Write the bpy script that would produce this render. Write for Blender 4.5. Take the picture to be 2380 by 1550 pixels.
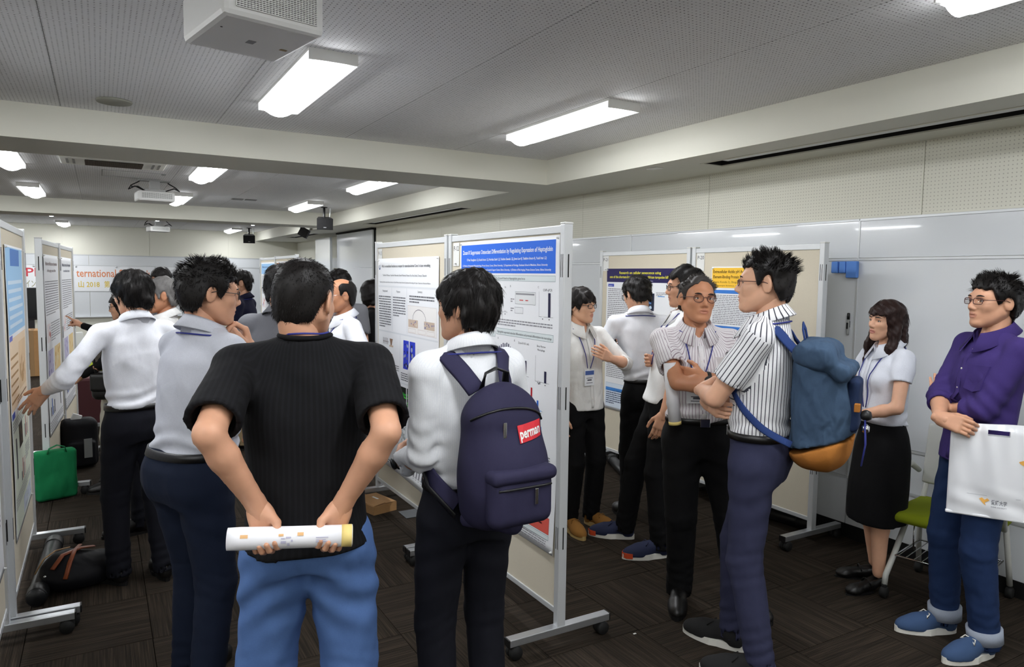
import bpy, bmesh, math, random
import numpy as np
from mathutils import Vector, Matrix

# ------------------------------------------------------------------ camera, world, exposure
scene = bpy.context.scene
COL = scene.collection
for o in list(bpy.data.objects):
    bpy.data.objects.remove(o)
cam_d = bpy.data.cameras.new('camera'); cam = bpy.data.objects.new('camera', cam_d); COL.objects.link(cam)
cam_d.sensor_width = 36.0; cam_d.lens = 1653.0 / 2380.0 * 36.0; cam_d.clip_start = 0.05
_P, _Y, _R = math.radians(-4.57), math.radians(30.1), math.radians(0.75)
_f = Vector((math.sin(_Y)*math.cos(_P), math.cos(_Y)*math.cos(_P), math.sin(_P)))
_r = Vector((math.cos(_Y), -math.sin(_Y), 0)); _u = _r.cross(_f)
_r2 = _r*math.cos(_R) + _u*math.sin(_R); _u2 = -_r*math.sin(_R) + _u*math.cos(_R)
cam.matrix_world = Matrix(((_r2.x, _u2.x, -_f.x, 0), (_r2.y, _u2.y, -_f.y, 0), (_r2.z, _u2.z, -_f.z, 1.66), (0, 0, 0, 1)))
scene.camera = cam
world = bpy.data.worlds.new('world'); scene.world = world; world.use_nodes = True
world.node_tree.nodes['Background'].inputs[0].default_value = (0.9, 0.95, 1.0, 1)
world.node_tree.nodes['Background'].inputs[1].default_value = 0.02
vs = scene.view_settings
vs.view_transform = 'Standard'; vs.look = 'None'; vs.gamma = 1.0; vs.use_curve_mapping = False; vs.exposure = 0.62
LAMP = 22.0            # radiance of the ceiling diffusers
rnd = random.Random(7); nrg = np.random.default_rng(11)

# ------------------------------------------------------------------ materials
def lin(c):
    return tuple(((v/255)/12.92 if v/255 <= .04045 else ((v/255+.055)/1.055)**2.4) for v in c)
MATS = {}
class NT:
    def __init__(s, m): s.t = m.node_tree; s.n = s.t.nodes; s.l = s.t.links
    def new(s, typ, **kw):
        x = s.n.new(typ)
        for k, v in kw.items(): setattr(x, k, v)
        return x
    def link(s, a, b): s.l.new(a, b)
    def math(s, op, a, b=None, c=None):
        x = s.n.new('ShaderNodeMath'); x.operation = op
        for i, v in enumerate((a, b, c)):
            if v is None: continue
            if hasattr(v, 'is_linked'): s.link(v, x.inputs[i])
            else: x.inputs[i].default_value = v
        return x.outputs[0]
    def mix(s, f, a, b):
        x = s.n.new('ShaderNodeMix'); x.data_type = 'RGBA'
        for i, v in ((0, f), (6, a), (7, b)):
            if hasattr(v, 'is_linked'): s.link(v, x.inputs[i])
            else: x.inputs[i].default_value = v if i == 0 else (*v, 1)
        return x.outputs[2]
def mat(name, col, rough=.6, metal=0., spec=.5, noise=0., nscale=30., bump=0., bscale=200., bdist=.002, sheen=0., coat=0., sss=0., trans=0., alpha=1., emit=None, estr=0.):
    if name in MATS: return MATS[name]
    m = bpy.data.materials.new(name); m.use_nodes = True; MATS[name] = m
    t = NT(m); b = t.n['Principled BSDF']; c = lin(col)
    b.inputs['Base Color'].default_value = (*c, 1); b.inputs['Roughness'].default_value = rough
    b.inputs['Metallic'].default_value = metal; b.inputs['Specular IOR Level'].default_value = spec
    b.inputs['Sheen Weight'].default_value = sheen; b.inputs['Coat Weight'].default_value = coat
    b.inputs['Transmission Weight'].default_value = trans; b.inputs['Alpha'].default_value = alpha
    if emit: b.inputs['Emission Color'].default_value = (*lin(emit), 1); b.inputs['Emission Strength'].default_value = estr
    if noise or bump:
        tc = t.new('ShaderNodeTexCoord')
    if noise:
        nz = t.new('ShaderNodeTexNoise'); nz.inputs['Scale'].default_value = nscale; nz.inputs['Detail'].default_value = 4
        t.link(tc.outputs['Object'], nz.inputs['Vector'])
        t.link(t.mix(t.math('MULTIPLY', nz.outputs['Fac'], 1.0), tuple(v*(1-noise) for v in c), tuple(min(1, v*(1+noise)) for v in c)), b.inputs['Base Color'])
    if bump:
        nb = t.new('ShaderNodeTexNoise'); nb.inputs['Scale'].default_value = bscale; nb.inputs['Detail'].default_value = 3
        t.link(tc.outputs['Object'], nb.inputs['Vector'])
        bp = t.new('ShaderNodeBump'); bp.inputs['Strength'].default_value = bump; bp.inputs['Distance'].default_value = bdist
        t.link(nb.outputs['Fac'], bp.inputs['Height']); t.link(bp.outputs['Normal'], b.inputs['Normal'])
    return m
def mat_perf(name, col, hole, pitch=.022, rad=.0036, rough=.8, vary=True, axes='xy'):
    """painted board with rows of small punched holes"""
    m = bpy.data.materials.new(name); m.use_nodes = True; t = NT(m); b = t.n['Principled BSDF']
    tc = t.new('ShaderNodeTexCoord'); sp = t.new('ShaderNodeSeparateXYZ'); t.link(tc.outputs['Object'], sp.inputs[0])
    A = sp.outputs['X' if axes[0] == 'x' else 'Y']; B = sp.outputs['Y' if axes[1] == 'y' else 'Z']
    a = t.math('MULTIPLY', A, 1/pitch); bb = t.math('MULTIPLY', B, 1/pitch)
    fa = t.math('SUBTRACT', t.math('FRACT', a), .5); fb = t.math('SUBTRACT', t.math('FRACT', bb), .5)
    d = t.math('SQRT', t.math('ADD', t.math('MULTIPLY', fa, fa), t.math('MULTIPLY', fb, fb)))
    hit = t.math('LESS_THAN', d, rad/pitch)
    if vary:
        cb = t.new('ShaderNodeCombineXYZ'); t.link(t.math('FLOOR', a), cb.inputs[0]); t.link(t.math('FLOOR', bb), cb.inputs[1])
        wn = t.new('ShaderNodeTexWhiteNoise'); t.link(cb.outputs[0], wn.inputs['Vector'])
        hit = t.math('MULTIPLY', hit, t.math('ADD', t.math('MULTIPLY', wn.outputs['Value'], .65), .35))
    t.link(t.mix(hit, lin(col), lin(hole)), b.inputs['Base Color']); b.inputs['Roughness'].default_value = rough
    b.inputs['Specular IOR Level'].default_value = .2
    return m
def mat_carpet(name):
    m = bpy.data.materials.new(name); m.use_nodes = True; t = NT(m); b = t.n['Principled BSDF']
    tc = t.new('ShaderNodeTexCoord'); sp = t.new('ShaderNodeSeparateXYZ'); t.link(tc.outputs['Object'], sp.inputs[0])
    mp = t.new('ShaderNodeMapping'); mp.inputs['Scale'].default_value = (140, 3.0, 1); t.link(tc.outputs['Object'], mp.inputs[0])
    n1 = t.new('ShaderNodeTexNoise'); n1.inputs['Scale'].default_value = 1.; n1.inputs['Detail'].default_value = 2; t.link(mp.outputs[0], n1.inputs['Vector'])
    mp2 = t.new('ShaderNodeMapping'); mp2.inputs['Scale'].default_value = (18, 1.6, 1); t.link(tc.outputs['Object'], mp2.inputs[0])
    n2 = t.new('ShaderNodeTexNoise'); n2.inputs['Scale'].default_value = 1.; n2.inputs['Detail'].default_value = 3; t.link(mp2.outputs[0], n2.inputs['Vector'])
    n3 = t.new('ShaderNodeTexNoise'); n3.inputs['Scale'].default_value = 500.; t.link(tc.outputs['Object'], n3.inputs['Vector'])
    rib = t.math('PINGPONG', t.math('MULTIPLY', sp.outputs['X'], 1/.0055), .5)
    f = t.math('ADD', t.math('MULTIPLY', n1.outputs['Fac'], .9), t.math('MULTIPLY', n2.outputs['Fac'], .45))
    f = t.math('SUBTRACT', f, .22); f = t.math('MULTIPLY', f, t.math('ADD', .55, t.math('MULTIPLY', rib, 1.5)))
    rp = t.new('ShaderNodeValToRGB'); t.link(f, rp.inputs[0])
    rp.color_ramp.elements[0].color = (*lin((24, 21, 18)), 1); rp.color_ramp.elements[0].position = .15
    rp.color_ramp.elements[1].color = (*lin((84, 73, 61)), 1); rp.color_ramp.elements[1].position = .95
    e = rp.color_ramp.elements.new(.5); e.color = (*lin((50, 43, 36)), 1)
    t.link(rp.outputs[0], b.inputs['Base Color']); b.inputs['Roughness'].default_value = .95; b.inputs['Specular IOR Level'].default_value = .1
    bp = t.new('ShaderNodeBump'); bp.inputs['Strength'].default_value = .5; bp.inputs['Distance'].default_value = .003
    t.link(t.math('ADD', rib, t.math('MULTIPLY', n3.outputs['Fac'], .6)), bp.inputs['Height']); t.link(bp.outputs['Normal'], b.inputs['Normal'])
    return m
def mat_attr(name, rough=.55):
    m = bpy.data.materials.new(name); m.use_nodes = True; t = NT(m); b = t.n['Principled BSDF']
    a = t.new('ShaderNodeAttribute', attribute_name='ink'); t.link(a.outputs['Color'], b.inputs['Base Color'])
    b.inputs['Roughness'].default_value = rough; b.inputs['Specular IOR Level'].default_value = .3
    return m
def mat_fabric(name, col, stripe=None, freq=60., width=.2, stripe2=None, rough=.85, fold=.35, fscale=9., sheen=.0, weave=.15):
    """cloth with woven grain and soft creases; stripes follow the garment's own seam coordinate"""
    m = bpy.data.materials.new(name); m.use_nodes = True; t = NT(m); b = t.n['Principled BSDF']
    c = lin(col); b.inputs['Roughness'].default_value = rough; b.inputs['Specular IOR Level'].default_value = .2; b.inputs['Sheen Weight'].default_value = sheen
    tc = t.new('ShaderNodeTexCoord')
    nz = t.new('ShaderNodeTexNoise'); nz.inputs['Scale'].default_value = 240; t.link(tc.outputs['Object'], nz.inputs['Vector'])
    base = t.mix(nz.outputs['Fac'], tuple(v*.9 for v in c), tuple(min(1, v*1.08) for v in c))
    if stripe:
        a = t.new('ShaderNodeAttribute', attribute_name='stripe')
        fr = t.math('FRACT', t.math('ADD', t.math('MULTIPLY', a.outputs['Fac'], freq), .5))
        base = t.mix(t.math('LESS_THAN', fr, width), base, lin(stripe))
        if stripe2:
            f2 = t.math('FRACT', t.math('ADD', t.math('MULTIPLY', a.outputs['Fac'], freq), .97))
            base = t.mix(t.math('LESS_THAN', f2, width*.5), base, lin(stripe2))
    t.link(base, b.inputs['Base Color'])
    n2 = t.new('ShaderNodeTexNoise'); n2.inputs['Scale'].default_value = fscale; n2.inputs['Detail'].default_value = 1.5; n2.inputs['Distortion'].default_value = .25
    mp = t.new('ShaderNodeMapping'); mp.inputs['Scale'].default_value = (1.4, 1.4, .8); mp.inputs['Rotation'].default_value = (.4, .5, 0)
    t.link(tc.outputs['Object'], mp.inputs[0]); t.link(mp.outputs[0], n2.inputs['Vector'])
    bp = t.new('ShaderNodeBump'); bp.inputs['Strength'].default_value = fold*.8; bp.inputs['Distance'].default_value = .03
    t.link(n2.outputs['Fac'], bp.inputs['Height'])
    bq = t.new('ShaderNodeBump'); bq.inputs['Strength'].default_value = weave; bq.inputs['Distance'].default_value = .001
    t.link(nz.outputs['Fac'], bq.inputs['Height']); t.link(bp.outputs['Normal'], bq.inputs['Normal']); t.link(bq.outputs['Normal'], b.inputs['Normal'])
    return m
def mat_skin(name, col, lip):
    m = bpy.data.materials.new(name); m.use_nodes = True; t = NT(m); b = t.n['Principled BSDF']
    c = lin(col); tc = t.new('ShaderNodeTexCoord')
    nz = t.new('ShaderNodeTexNoise'); nz.inputs['Scale'].default_value = 22; nz.inputs['Detail'].default_value = 4; t.link(tc.outputs['Object'], nz.inputs['Vector'])
    base = t.mix(nz.outputs['Fac'], tuple(v*.86 for v in c), tuple(min(1, v*1.12) for v in c))
    a = t.new('ShaderNodeAttribute', attribute_name='lip'); s = t.new('ShaderNodeAttribute', attribute_name='stubble')
    base = t.mix(a.outputs['Fac'], base, lin(lip)); base = t.mix(s.outputs['Fac'], base, lin((38, 30, 26)))
    t.link(base, b.inputs['Base Color']); b.inputs['Roughness'].default_value = .48; b.inputs['Specular IOR Level'].default_value = .4
    b.inputs['Subsurface Weight'].default_value = .08; b.inputs['Subsurface Radius'].default_value = (.012, .005, .003)
    nb = t.new('ShaderNodeTexNoise'); nb.inputs['Scale'].default_value = 260; t.link(tc.outputs['Object'], nb.inputs['Vector'])
    bp = t.new('ShaderNodeBump'); bp.inputs['Strength'].default_value = .12; bp.inputs['Distance'].default_value = .001
    t.link(nb.outputs['Fac'], bp.inputs['Height']); t.link(bp.outputs['Normal'], b.inputs['Normal'])
    return m
M_alu = mat('brushed aluminium', (205, 208, 212), .35, .85, noise=.06, nscale=8)
M_aluw = mat('satin aluminium trim', (214, 217, 219), .4, .35)
M_blackp = mat('black plastic', (18, 18, 19), .45)
M_rubber = mat('black rubber', (14, 14, 14), .75)
M_white = mat('white plastic', (226, 227, 224), .4)
M_wbd = mat('glossy whiteboard enamel', (222, 226, 230), .12, spec=.6, coat=.5)
M_paint = mat('cream wall paint', (226, 225, 212), .75, noise=.015, nscale=3)
M_soff = mat('soffit paint', (220, 219, 207), .8, noise=.015, nscale=3)
M_fab = mat('beige felt board cloth', (211, 203, 184), .95, spec=.1, bump=.4, bscale=600, bdist=.001, noise=.04, nscale=120)
M_paper = mat('poster paper', (238, 240, 243), .5, spec=.35)
M_ink = mat_attr('printed ink')
M_ceil = mat_perf('perforated ceiling board', (232, 232, 232), (110, 110, 110), .021, .0036, axes='xy')
M_wperf = mat_perf('perforated wall board', (226, 225, 212), (184, 182, 170), .021, .0032, axes='yz', vary=False)
M_carpet = mat_carpet('ribbed brown carpet')
M_dark = mat('dark recess', (22, 21, 20), .9)
M_chrome = mat('chrome', (215, 216, 220), .15, 1.)
M_base = mat('black vinyl skirting', (16, 16, 17), .5)
M_card = mat('brown cardboard', (168, 127, 82), .8, noise=.08, nscale=20)

# ------------------------------------------------------------------ object helpers
def tag(o, label=None, cat=None, group=None, kind=None):
    if label: o['label'] = label
    if cat: o['category'] = cat
    if group: o['group'] = group
    if kind: o['kind'] = kind
    return o
def empty(name, loc=(0, 0, 0), rz=0., label=None, cat=None, group=None, kind=None):
    o = bpy.data.objects.new(name, None); COL.objects.link(o); o.location = loc; o.rotation_euler = (0, 0, rz)
    o.empty_display_size = .1
    return tag(o, label, cat, group, kind)
def link_mesh(name, me, parent=None, loc=None, rz=None):
    o = bpy.data.objects.new(name, me); COL.objects.link(o)
    if parent: o.parent = parent
    if loc is not None: o.location = loc
    if rz is not None: o.rotation_euler = (0, 0, rz)
    return o
def np_mesh(name, V, Q, mats, mi=None, smooth=True):
    me = bpy.data.meshes.new(name); V = np.asarray(V, np.float32); Q = np.asarray(Q, np.int32); k = Q.shape[1]
    me.vertices.add(len(V)); me.vertices.foreach_set('co', V.ravel())
    me.loops.add(Q.size); me.loops.foreach_set('vertex_index', Q.ravel())
    me.polygons.add(len(Q)); me.polygons.foreach_set('loop_start', np.arange(len(Q), dtype=np.int32)*k)
    if mi is not None: me.polygons.foreach_set('material_index', np.asarray(mi, np.int32))
    me.polygons.foreach_set('use_smooth', np.full(len(Q), smooth))
    for m in (mats if isinstance(mats, (list, tuple)) else [mats]): me.materials.append(m)
    me.update(calc_edges=True); return me
class MB:
    """collects shapes for one mesh"""
    def __init__(s): s.v = []; s.f = []; s.sm = []
    def add(s, V, F, smooth=False):
        b = len(s.v); s.v += [tuple(map(float, p)) for p in V]; s.f += [tuple(b+i for i in f) for f in F]; s.sm += [smooth]*len(F); return s
    def box(s, lo, hi, bev=0., rot=None, piv=None):
        bm = bmesh.new(); bmesh.ops.create_cube(bm, size=1.)
        c = [(a+b)/2 for a, b in zip(lo, hi)]; d = [abs(b-a) for a, b in zip(lo, hi)]
        for v in bm.verts: v.co = Vector((v.co.x*d[0], v.co.y*d[1], v.co.z*d[2]))
        if bev: bmesh.ops.bevel(bm, geom=bm.edges[:], offset=bev, segments=2, affect='EDGES', profile=.5)
        M = Matrix.Translation(c)
        if rot is not None:
            R = rot if isinstance(rot, Matrix) else Matrix.Rotation(rot, 4, 'Z'); p = Vector(piv if piv else c)
            M = Matrix.Translation(p) @ R.to_4x4() @ Matrix.Translation(-p) @ M
        bm.transform(M); bm.verts.index_update()
        s.add([v.co for v in bm.verts], [[v.index for v in f.verts] for f in bm.faces]); bm.free(); return s
    def tube(s, pts, r, n=8, closed=False, cap=True, flat=1., up=None):
        pts = [Vector(p) for p in pts]; m = len(pts); V = []; prev = None
        for i, p in enumerate(pts):
            a = pts[(i-1) % m] if (closed or i > 0) else p; b = pts[(i+1) % m] if (closed or i < m-1) else p
            t = (b-a).normalized()
            if up is not None: x = Vector(up[i] if isinstance(up, list) else up)
            else: x = prev if prev is not None else (Vector((0, 0, 1)) if abs(t.z) < .9 else Vector((1, 0, 0)))
            x = (x-t*x.dot(t)).normalized(); prev = x; y = t.cross(x)
            rr = r[i] if isinstance(r, (list, tuple)) else r
            for k in range(n):
                a_ = 2*math.pi*k/n; V.append(p + x*math.cos(a_)*rr*flat + y*math.sin(a_)*rr)
        F = []
        for i in range(m if closed else m-1):
            for k in range(n):
                j = (i+1) % m; F.append((i*n+k, i*n+(k+1) % n, j*n+(k+1) % n, j*n+k))
        if cap and not closed: F += [tuple(range(n))[::-1], tuple((m-1)*n+k for k in range(n))]
        s.add(V, F, True); return s
    def lathe(s, prof, n=16, M=None):
        V = []; F = []
        for (r, z) in prof:
            for k in range(n): V.append(Vector((r*math.cos(2*math.pi*k/n), r*math.sin(2*math.pi*k/n), z)))
        for i in range(len(prof)-1):
            for k in range(n): F.append((i*n+k, i*n+(k+1) % n, (i+1)*n+(k+1) % n, (i+1)*n+k))
        F += [tuple(range(n))[::-1], tuple((len(prof)-1)*n+k for k in range(n))]
        if M is not None: V = [M @ v for v in V]
        s.add(V, F, True); return s
    def prism(s, poly, z0, z1, M=None):
        n = len(poly); V = [Vector((x, y, z0)) for x, y in poly]+[Vector((x, y, z1)) for x, y in poly]
        F = [tuple(range(n))[::-1], tuple(range(n, 2*n))]+[(i, (i+1) % n, n+(i+1) % n, n+i) for i in range(n)]
        if M is not None: V = [M @ v for v in V]
        s.add(V, F); return s
    def mesh(s, name, m):
        me = bpy.data.meshes.new(name); me.from_pydata(s.v, [], s.f)
        for x in (m if isinstance(m, (list, tuple)) else [m]): me.materials.append(x)
        me.polygons.foreach_set('use_smooth', s.sm); me.update(); return me
    def obj(s, name, m, parent=None, loc=None, rz=None):
        return link_mesh(name, s.mesh(name, m), parent, loc, rz)
def box_obj(name, lo, hi, m, parent=None, bev=0.):
    return MB().box(lo, hi, bev).obj(name, m, parent)

# ------------------------------------------------------------------ the room
XW, ZC, ZS, YB = 4.163, 2.69, 2.475, 19.0      # right wall, ceiling, soffit underside, far wall
fl = box_obj('floor', (-6, -4, -.10), (4.6, 19.1, -.008), M_carpet); tag(fl, 'brown ribbed carpet tile floor of the hall', 'floor', kind='structure')
tile_me = MB().box((-.2485, -.2485, -.008), (.2485, .2485, 0), .001).mesh('carpet_tile', M_carpet)
def cam_px(p):
    d = Vector(p)-Vector((0, 0, 1.66)); z = d.dot(_f)
    return (1190+1653*d.dot(_r2)/z, 775-1653*d.dot(_u2)/z, z) if z > .1 else (1e6, 1e6, z)
ct = []
for i in range(-4, 10):
    for j in range(1, 24):
        x, y = -.087+.5*i, .25+.5*j
        if x+.25 > XW+.02: continue
        px, py, z = cam_px((x, y, 0))
        if z > .5 and -420 < px < 2800 and py < 2050: ct.append((z, x, y, (i+j) % 2))
for z, x, y, k in sorted(ct)[:290]:
    link_mesh('carpet_tile', tile_me, fl, (x, y, 0), math.pi/2*k)
# ceiling: backing slab with perforated boards
ce = box_obj('ceiling', (-6, -4, ZC+.012), (4.6, 19.1, ZC+.15), M_soff); tag(ce, 'grey perforated board ceiling between deep white beams', 'ceiling', kind='structure')
BX0, BX1, BY = -6.0, 3.46, ((-4, -2.2), (-1.5, 5.39), (6.06, 12.15), (12.8, 19.0))
pn = MB().box((-.4535, -.909, 0), (.4535, .909, .012)).mesh('ceiling_panel', M_ceil)
np_ = 0
for a, b in BY[1:]:
    ny = math.ceil((b-a)/1.82)
    for i in range(11):
        for j in range(ny):
            x0 = BX1-.91*(i+1); y1 = b-1.82*j; y0 = max(a, y1-1.82)
            if x0 < -3.2 or y1 < .2: continue
            xm, ym = x0+.455, (y0+y1)/2
            px, py, z = cam_px((xm, ym, ZC))
            if z < .3 or px < -700 or px > 3200 or py < -900: continue
            if y1-y0 > 1.8: link_mesh('ceiling_panel', pn, ce, (xm, ym, ZC))
            else: box_obj('ceiling_panel', (x0+.001, y0, ZC), (x0+.909, y1, ZC+.012), M_ceil, ce)
def beam(n, lo, hi, label):
    tag(box_obj('trim_%d' % n, lo, hi, M_soff), label, 'beam', kind='structure')
beam(1, (-6, 5.39, ZS), (BX1, 6.06, ZC+.012), 'nearest deep white ceiling beam crossing the hall')
beam(2, (-6, 12.15, ZS), (BX1, 12.8, ZC+.012), 'farther white ceiling beam beyond the second row of lamps')
# soffit along the right wall with its long slots left open
so = MB()
def soffit(slots):
    y = -4.
    for a, b in slots+[(19.0, 19.0)]:
        so.box((BX1, y, ZS), (4.6, a, ZC+.012))
        if b > a:
            so.box((BX1, a, ZS), (3.71, b, ZC+.012)); so.box((3.91, a, ZS), (4.6, b, ZC+.012)); so.box((3.71, a, ZS+.11), (3.91, b, ZC+.012))
        y = b
soffit([(-.6, 3.76), (7.79, 11.2), (14.6, 16.6)])
so_o = so.obj('trim_3', M_soff); tag(so_o, 'lowered white soffit running along the right wall', 'soffit', kind='structure')
for a, b in ((-.6, 3.76), (7.79, 11.2), (14.6, 16.6)):
    g = MB().box((3.712, a+.002, ZS+.10), (3.908, b-.002, ZS+.108)).box((3.711, a+.001, ZS+.004), (3.716, b-.001, ZS+.108)).box((3.904, a+.001, ZS+.004), (3.909, b-.001, ZS+.108)).box((3.712, a+.001, ZS+.004), (3.908, a+.006, ZS+.108)).box((3.712, b-.006, ZS+.004), (3.908, b-.001, ZS+.108)); g.obj('slot_lining', M_dark, so_o)
    MB().box((3.775, a+.06, ZS+.012), (3.845, b-.12, ZS+.030), .004).obj('slot_rail', M_aluw, so_o)
    MB().box((3.70, a-.004, ZS-.004), (3.712, b+.004, ZS+.004)).box((3.908, a-.004, ZS-.004), (3.92, b+.004, ZS+.004)).obj('slot_trim', M_soff, so_o)
tag(MB().box((3.55, 4.05, ZS-.006), (3.62, 4.16, ZS), .002).obj('sensor_plate', M_white), 'small white plate under the soffit beside the slot end', 'sensor')
tag(MB().box((1.62, 10.55, ZC-.012), (1.77, 10.67, ZC), .003).box((1.80, 10.55, ZC-.008), (1.95, 10.67, ZC), .003).obj('ceiling_plate', mat('grey grille plastic', (120, 120, 118), .6)), 'pair of small grey plates on the ceiling near the far lamps', 'vent')
# right wall
wr = box_obj('wall_right', (XW, -4, 0), (XW+.15, 11.9, 2.6), M_paint); tag(wr, 'right wall of perforated cream boards above long whiteboards', 'wall', kind='structure')
for k in range(-2, 6):
    y0 = 2.429+1.685*k
    box_obj('wall_panel', (XW-.010, y0+.002, 2.052), (XW, min(y0+1.683, 11.88), ZS), M_wperf, wr)
for k in range(-2, 4):
    y0 = 2.813+2.227*k; y1 = min(y0+2.223, 11.88)
    for z0, z1 in ((1.806, 2.036), (.664, 1.790), (.405, .648), (.092, .390)):
        box_obj('whiteboard_panel', (XW-.014, y0+.002, z0), (XW, y1, z1), M_wbd, wr, .002)
    for z in (2.036, 1.790, .648, .390):
        box_obj('rail', (XW-.020, y0, z), (XW, y1, z+.014), M_aluw, wr)
    box_obj('rail', (XW-.018, y0-.006, .39), (XW, y0+.006, 2.04), M_aluw, wr)
bb = box_obj('baseboard_right', (XW-.012, -4, 0), (XW, 11.9, .09), M_base); tag(bb, 'black skirting at the foot of the right wall', 'baseboard', kind='structure')
wf = box_obj('wall_right_far', (4.5, 11.9, 0), (4.65, 19.1, 2.6), M_paint); tag(wf, 'far stretch of the right wall behind the folded partitions', 'wall', kind='structure')
for y0, y1 in ((14.4, 16.1), (17.2, 18.98)):
    for z0, z1 in ((1.80, 2.02), (.65, 1.785)): box_obj('whiteboard_panel', (4.482, y0, z0), (4.5, y1, z1), M_wbd, wf, .002)
box_obj('door_frame', (4.48, 16.15, 0), (4.5, 17.15, 2.1), M_aluw, wf); box_obj('door_leaf', (4.47, 16.2, .01), (4.482, 17.1, 2.05), mat('pale door', (205, 207, 205), .5), wf)
box_obj('wall_return', (XW+.1, 11.88, 0), (4.5, 11.9, 2.475), M_paint, wf)
# folded sliding partitions parked against the right wall
pt = empty('sliding_partition', (4.1, 11.95, 0), label='stack of tall white sliding partitions parked edge-on by the wall', cat='partition')
for k in range(6):
    x0 = .0+.062*k
    MB().box((x0, .03*(k % 2), .02), (x0+.036, 2.1, 2.44), .003).obj('panel', M_wbd, pt)
    if k < 5: MB().box((x0+.038, .0, .02), (x0+.060, .06, 2.445)).obj('edge_seal', M_rubber, pt)
MB().box((-.006, -.004, 1.79), (.002, 1.0, 1.80)).obj('rail', M_alu, pt)
MB().box((-.02, -.02, 2.445), (.40, 2.1, 2.474)).obj('track', M_dark, pt)
p2 = MB().box((4.0, 14.2, .02), (4.05, 15.3, 2.40), .004).obj('partition_leaf', M_wbd); tag(p2, 'single white partition leaf standing beyond the stack', 'partition')
# far wall
wb = box_obj('wall_back', (-6, YB, 0), (4.65, YB+.15, 2.69), M_paint); tag(wb, 'far cream wall with whiteboards behind the banner', 'wall', kind='structure')
for k in range(5):
    x0 = -4.2+1.75*k; box_obj('wall_panel', (x0+.003, YB-.010, 2.04), (x0+1.747, YB, 2.688), M_paint, wb)
for k in range(4):
    x0 = -4.9+2.35*k
    for z0, z1 in ((1.80, 2.02), (.62, 1.785)): box_obj('whiteboard_panel', (x0+.004, YB-.014, z0), (x0+2.346, YB, z1), M_wbd, wb, .002)
    box_obj('rail', (x0, YB-.02, 2.02), (x0+2.35, YB, 2.036), M_aluw, wb); box_obj('rail', (x0, YB-.02, 1.785), (x0+2.35, YB, 1.80), M_aluw, wb)
    box_obj('chalk_tray', (x0, YB-.07, .60), (x0+2.35, YB, .62), M_aluw, wb)
wl = box_obj('wall_left', (-6.1, -4, 0), (-6, 19.1, 2.7), M_paint); tag(wl, 'left wall of the hall hidden behind the poster boards', 'wall', kind='structure')
wn = box_obj('wall_front', (-6, -4.1, 0), (4.6, -4, 2.7), M_paint); tag(wn, 'wall behind the viewer', 'wall', kind='structure')

# ------------------------------------------------------------------ ceiling lamps
M_lampbody = mat('white lamp housing', (232, 232, 228), .45)
M_glow = mat('glowing diffuser', (255, 255, 255), .5, emit=(250, 252, 255), estr=LAMP)
hb = MB(); W_, L_, D_ = .115, .595, .052
hb.box((-W_, -L_, -.012), (W_, L_, 0)); 
sb_ = MB()
for sx in (-1, 1): sb_.add([(sx*W_, -L_, -.012), (sx*W_, L_, -.012), (sx*W_, L_, -D_), (sx*W_, -L_, -D_), (sx*(W_-.012), -L_, -.012), (sx*(W_-.012), L_, -.012), (sx*(W_-.012), L_, -D_), (sx*(W_-.012), -L_, -D_)],
    [(0, 1, 2, 3), (7, 6, 5, 4), (3, 2, 6, 7), (0, 3, 7, 4), (1, 5, 6, 2)])
for sy in (-1, 1): hb.box((-W_, sy*L_-.006, -D_), (W_, sy*L_+.006, 0))
house_me = hb.mesh('housing', M_lampbody)
side_me = sb_.mesh('glow_side', mat('lamp side with added glow', (240, 240, 238), .5, emit=(250, 252, 255), estr=LAMP*.03))  # white housing sides given a faint added glow to brighten the ceiling
dv, df = [], []
for j in range(9):
    x = -.1+.2*j/8; zz = -D_+.008-.038*max(0, 1-(x/.09)**2)
    dv += [(x, -L_+.008, zz), (x, L_-.008, zz)]
for j in range(8): df.append((2*j, 2*j+1, 2*j+3, 2*j+2))
db = MB().add(dv, df, True)
for y_ in (0, 1): db.add([dv[2*j+y_] for j in range(9)]+[(.1, dv[y_][1], -D_+.02), (-.1, dv[y_][1], -D_+.02)], [tuple(range(11))])
diff_me = db.mesh('diffuser', M_glow)
ROWS = [(.90, 'in the row just overhead'), (3.95, 'of the nearest visible row before the first beam'), (7.80, 'just beyond the first beam'), (10.8, 'in the second row past the first beam'), (17.9, 'in the last row before the far wall')]
COLS = [(-4.02, 'far left'), (-2.36, 'left'), (-.70, 'left-hand'), (.97, 'middle'), (2.68, 'right-hand')]
for y, rl in ROWS:
    for x, cl in COLS:
        if y > 15 and abs(x-.97) < .1: continue
        t = empty('ceiling_lamp', (x+.07*(y > 15), y, ZC), label='long white ceiling lamp, %s one %s' % (cl, rl), cat='lamp', group='ceiling lamps')
        link_mesh('housing', house_me, t); link_mesh('diffuser', diff_me, t); link_mesh('glow_side', side_me, t)
for x, cl in COLS:
    t = empty('ceiling_lamp', (x, -2.0, ZC), label='long white ceiling lamp, %s one behind the viewer' % cl, cat='lamp', group='ceiling lamps')
    link_mesh('housing', house_me, t); link_mesh('diffuser', diff_me, t); link_mesh('glow_side', side_me, t)
    t = empty('ceiling_lamp', (x, 14.4, ZC), label='long white ceiling lamp, %s one just past the second beam' % cl, cat='lamp', group='ceiling lamps')
    link_mesh('housing', house_me, t); link_mesh('diffuser', diff_me, t); link_mesh('glow_side', side_me, t)

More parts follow.
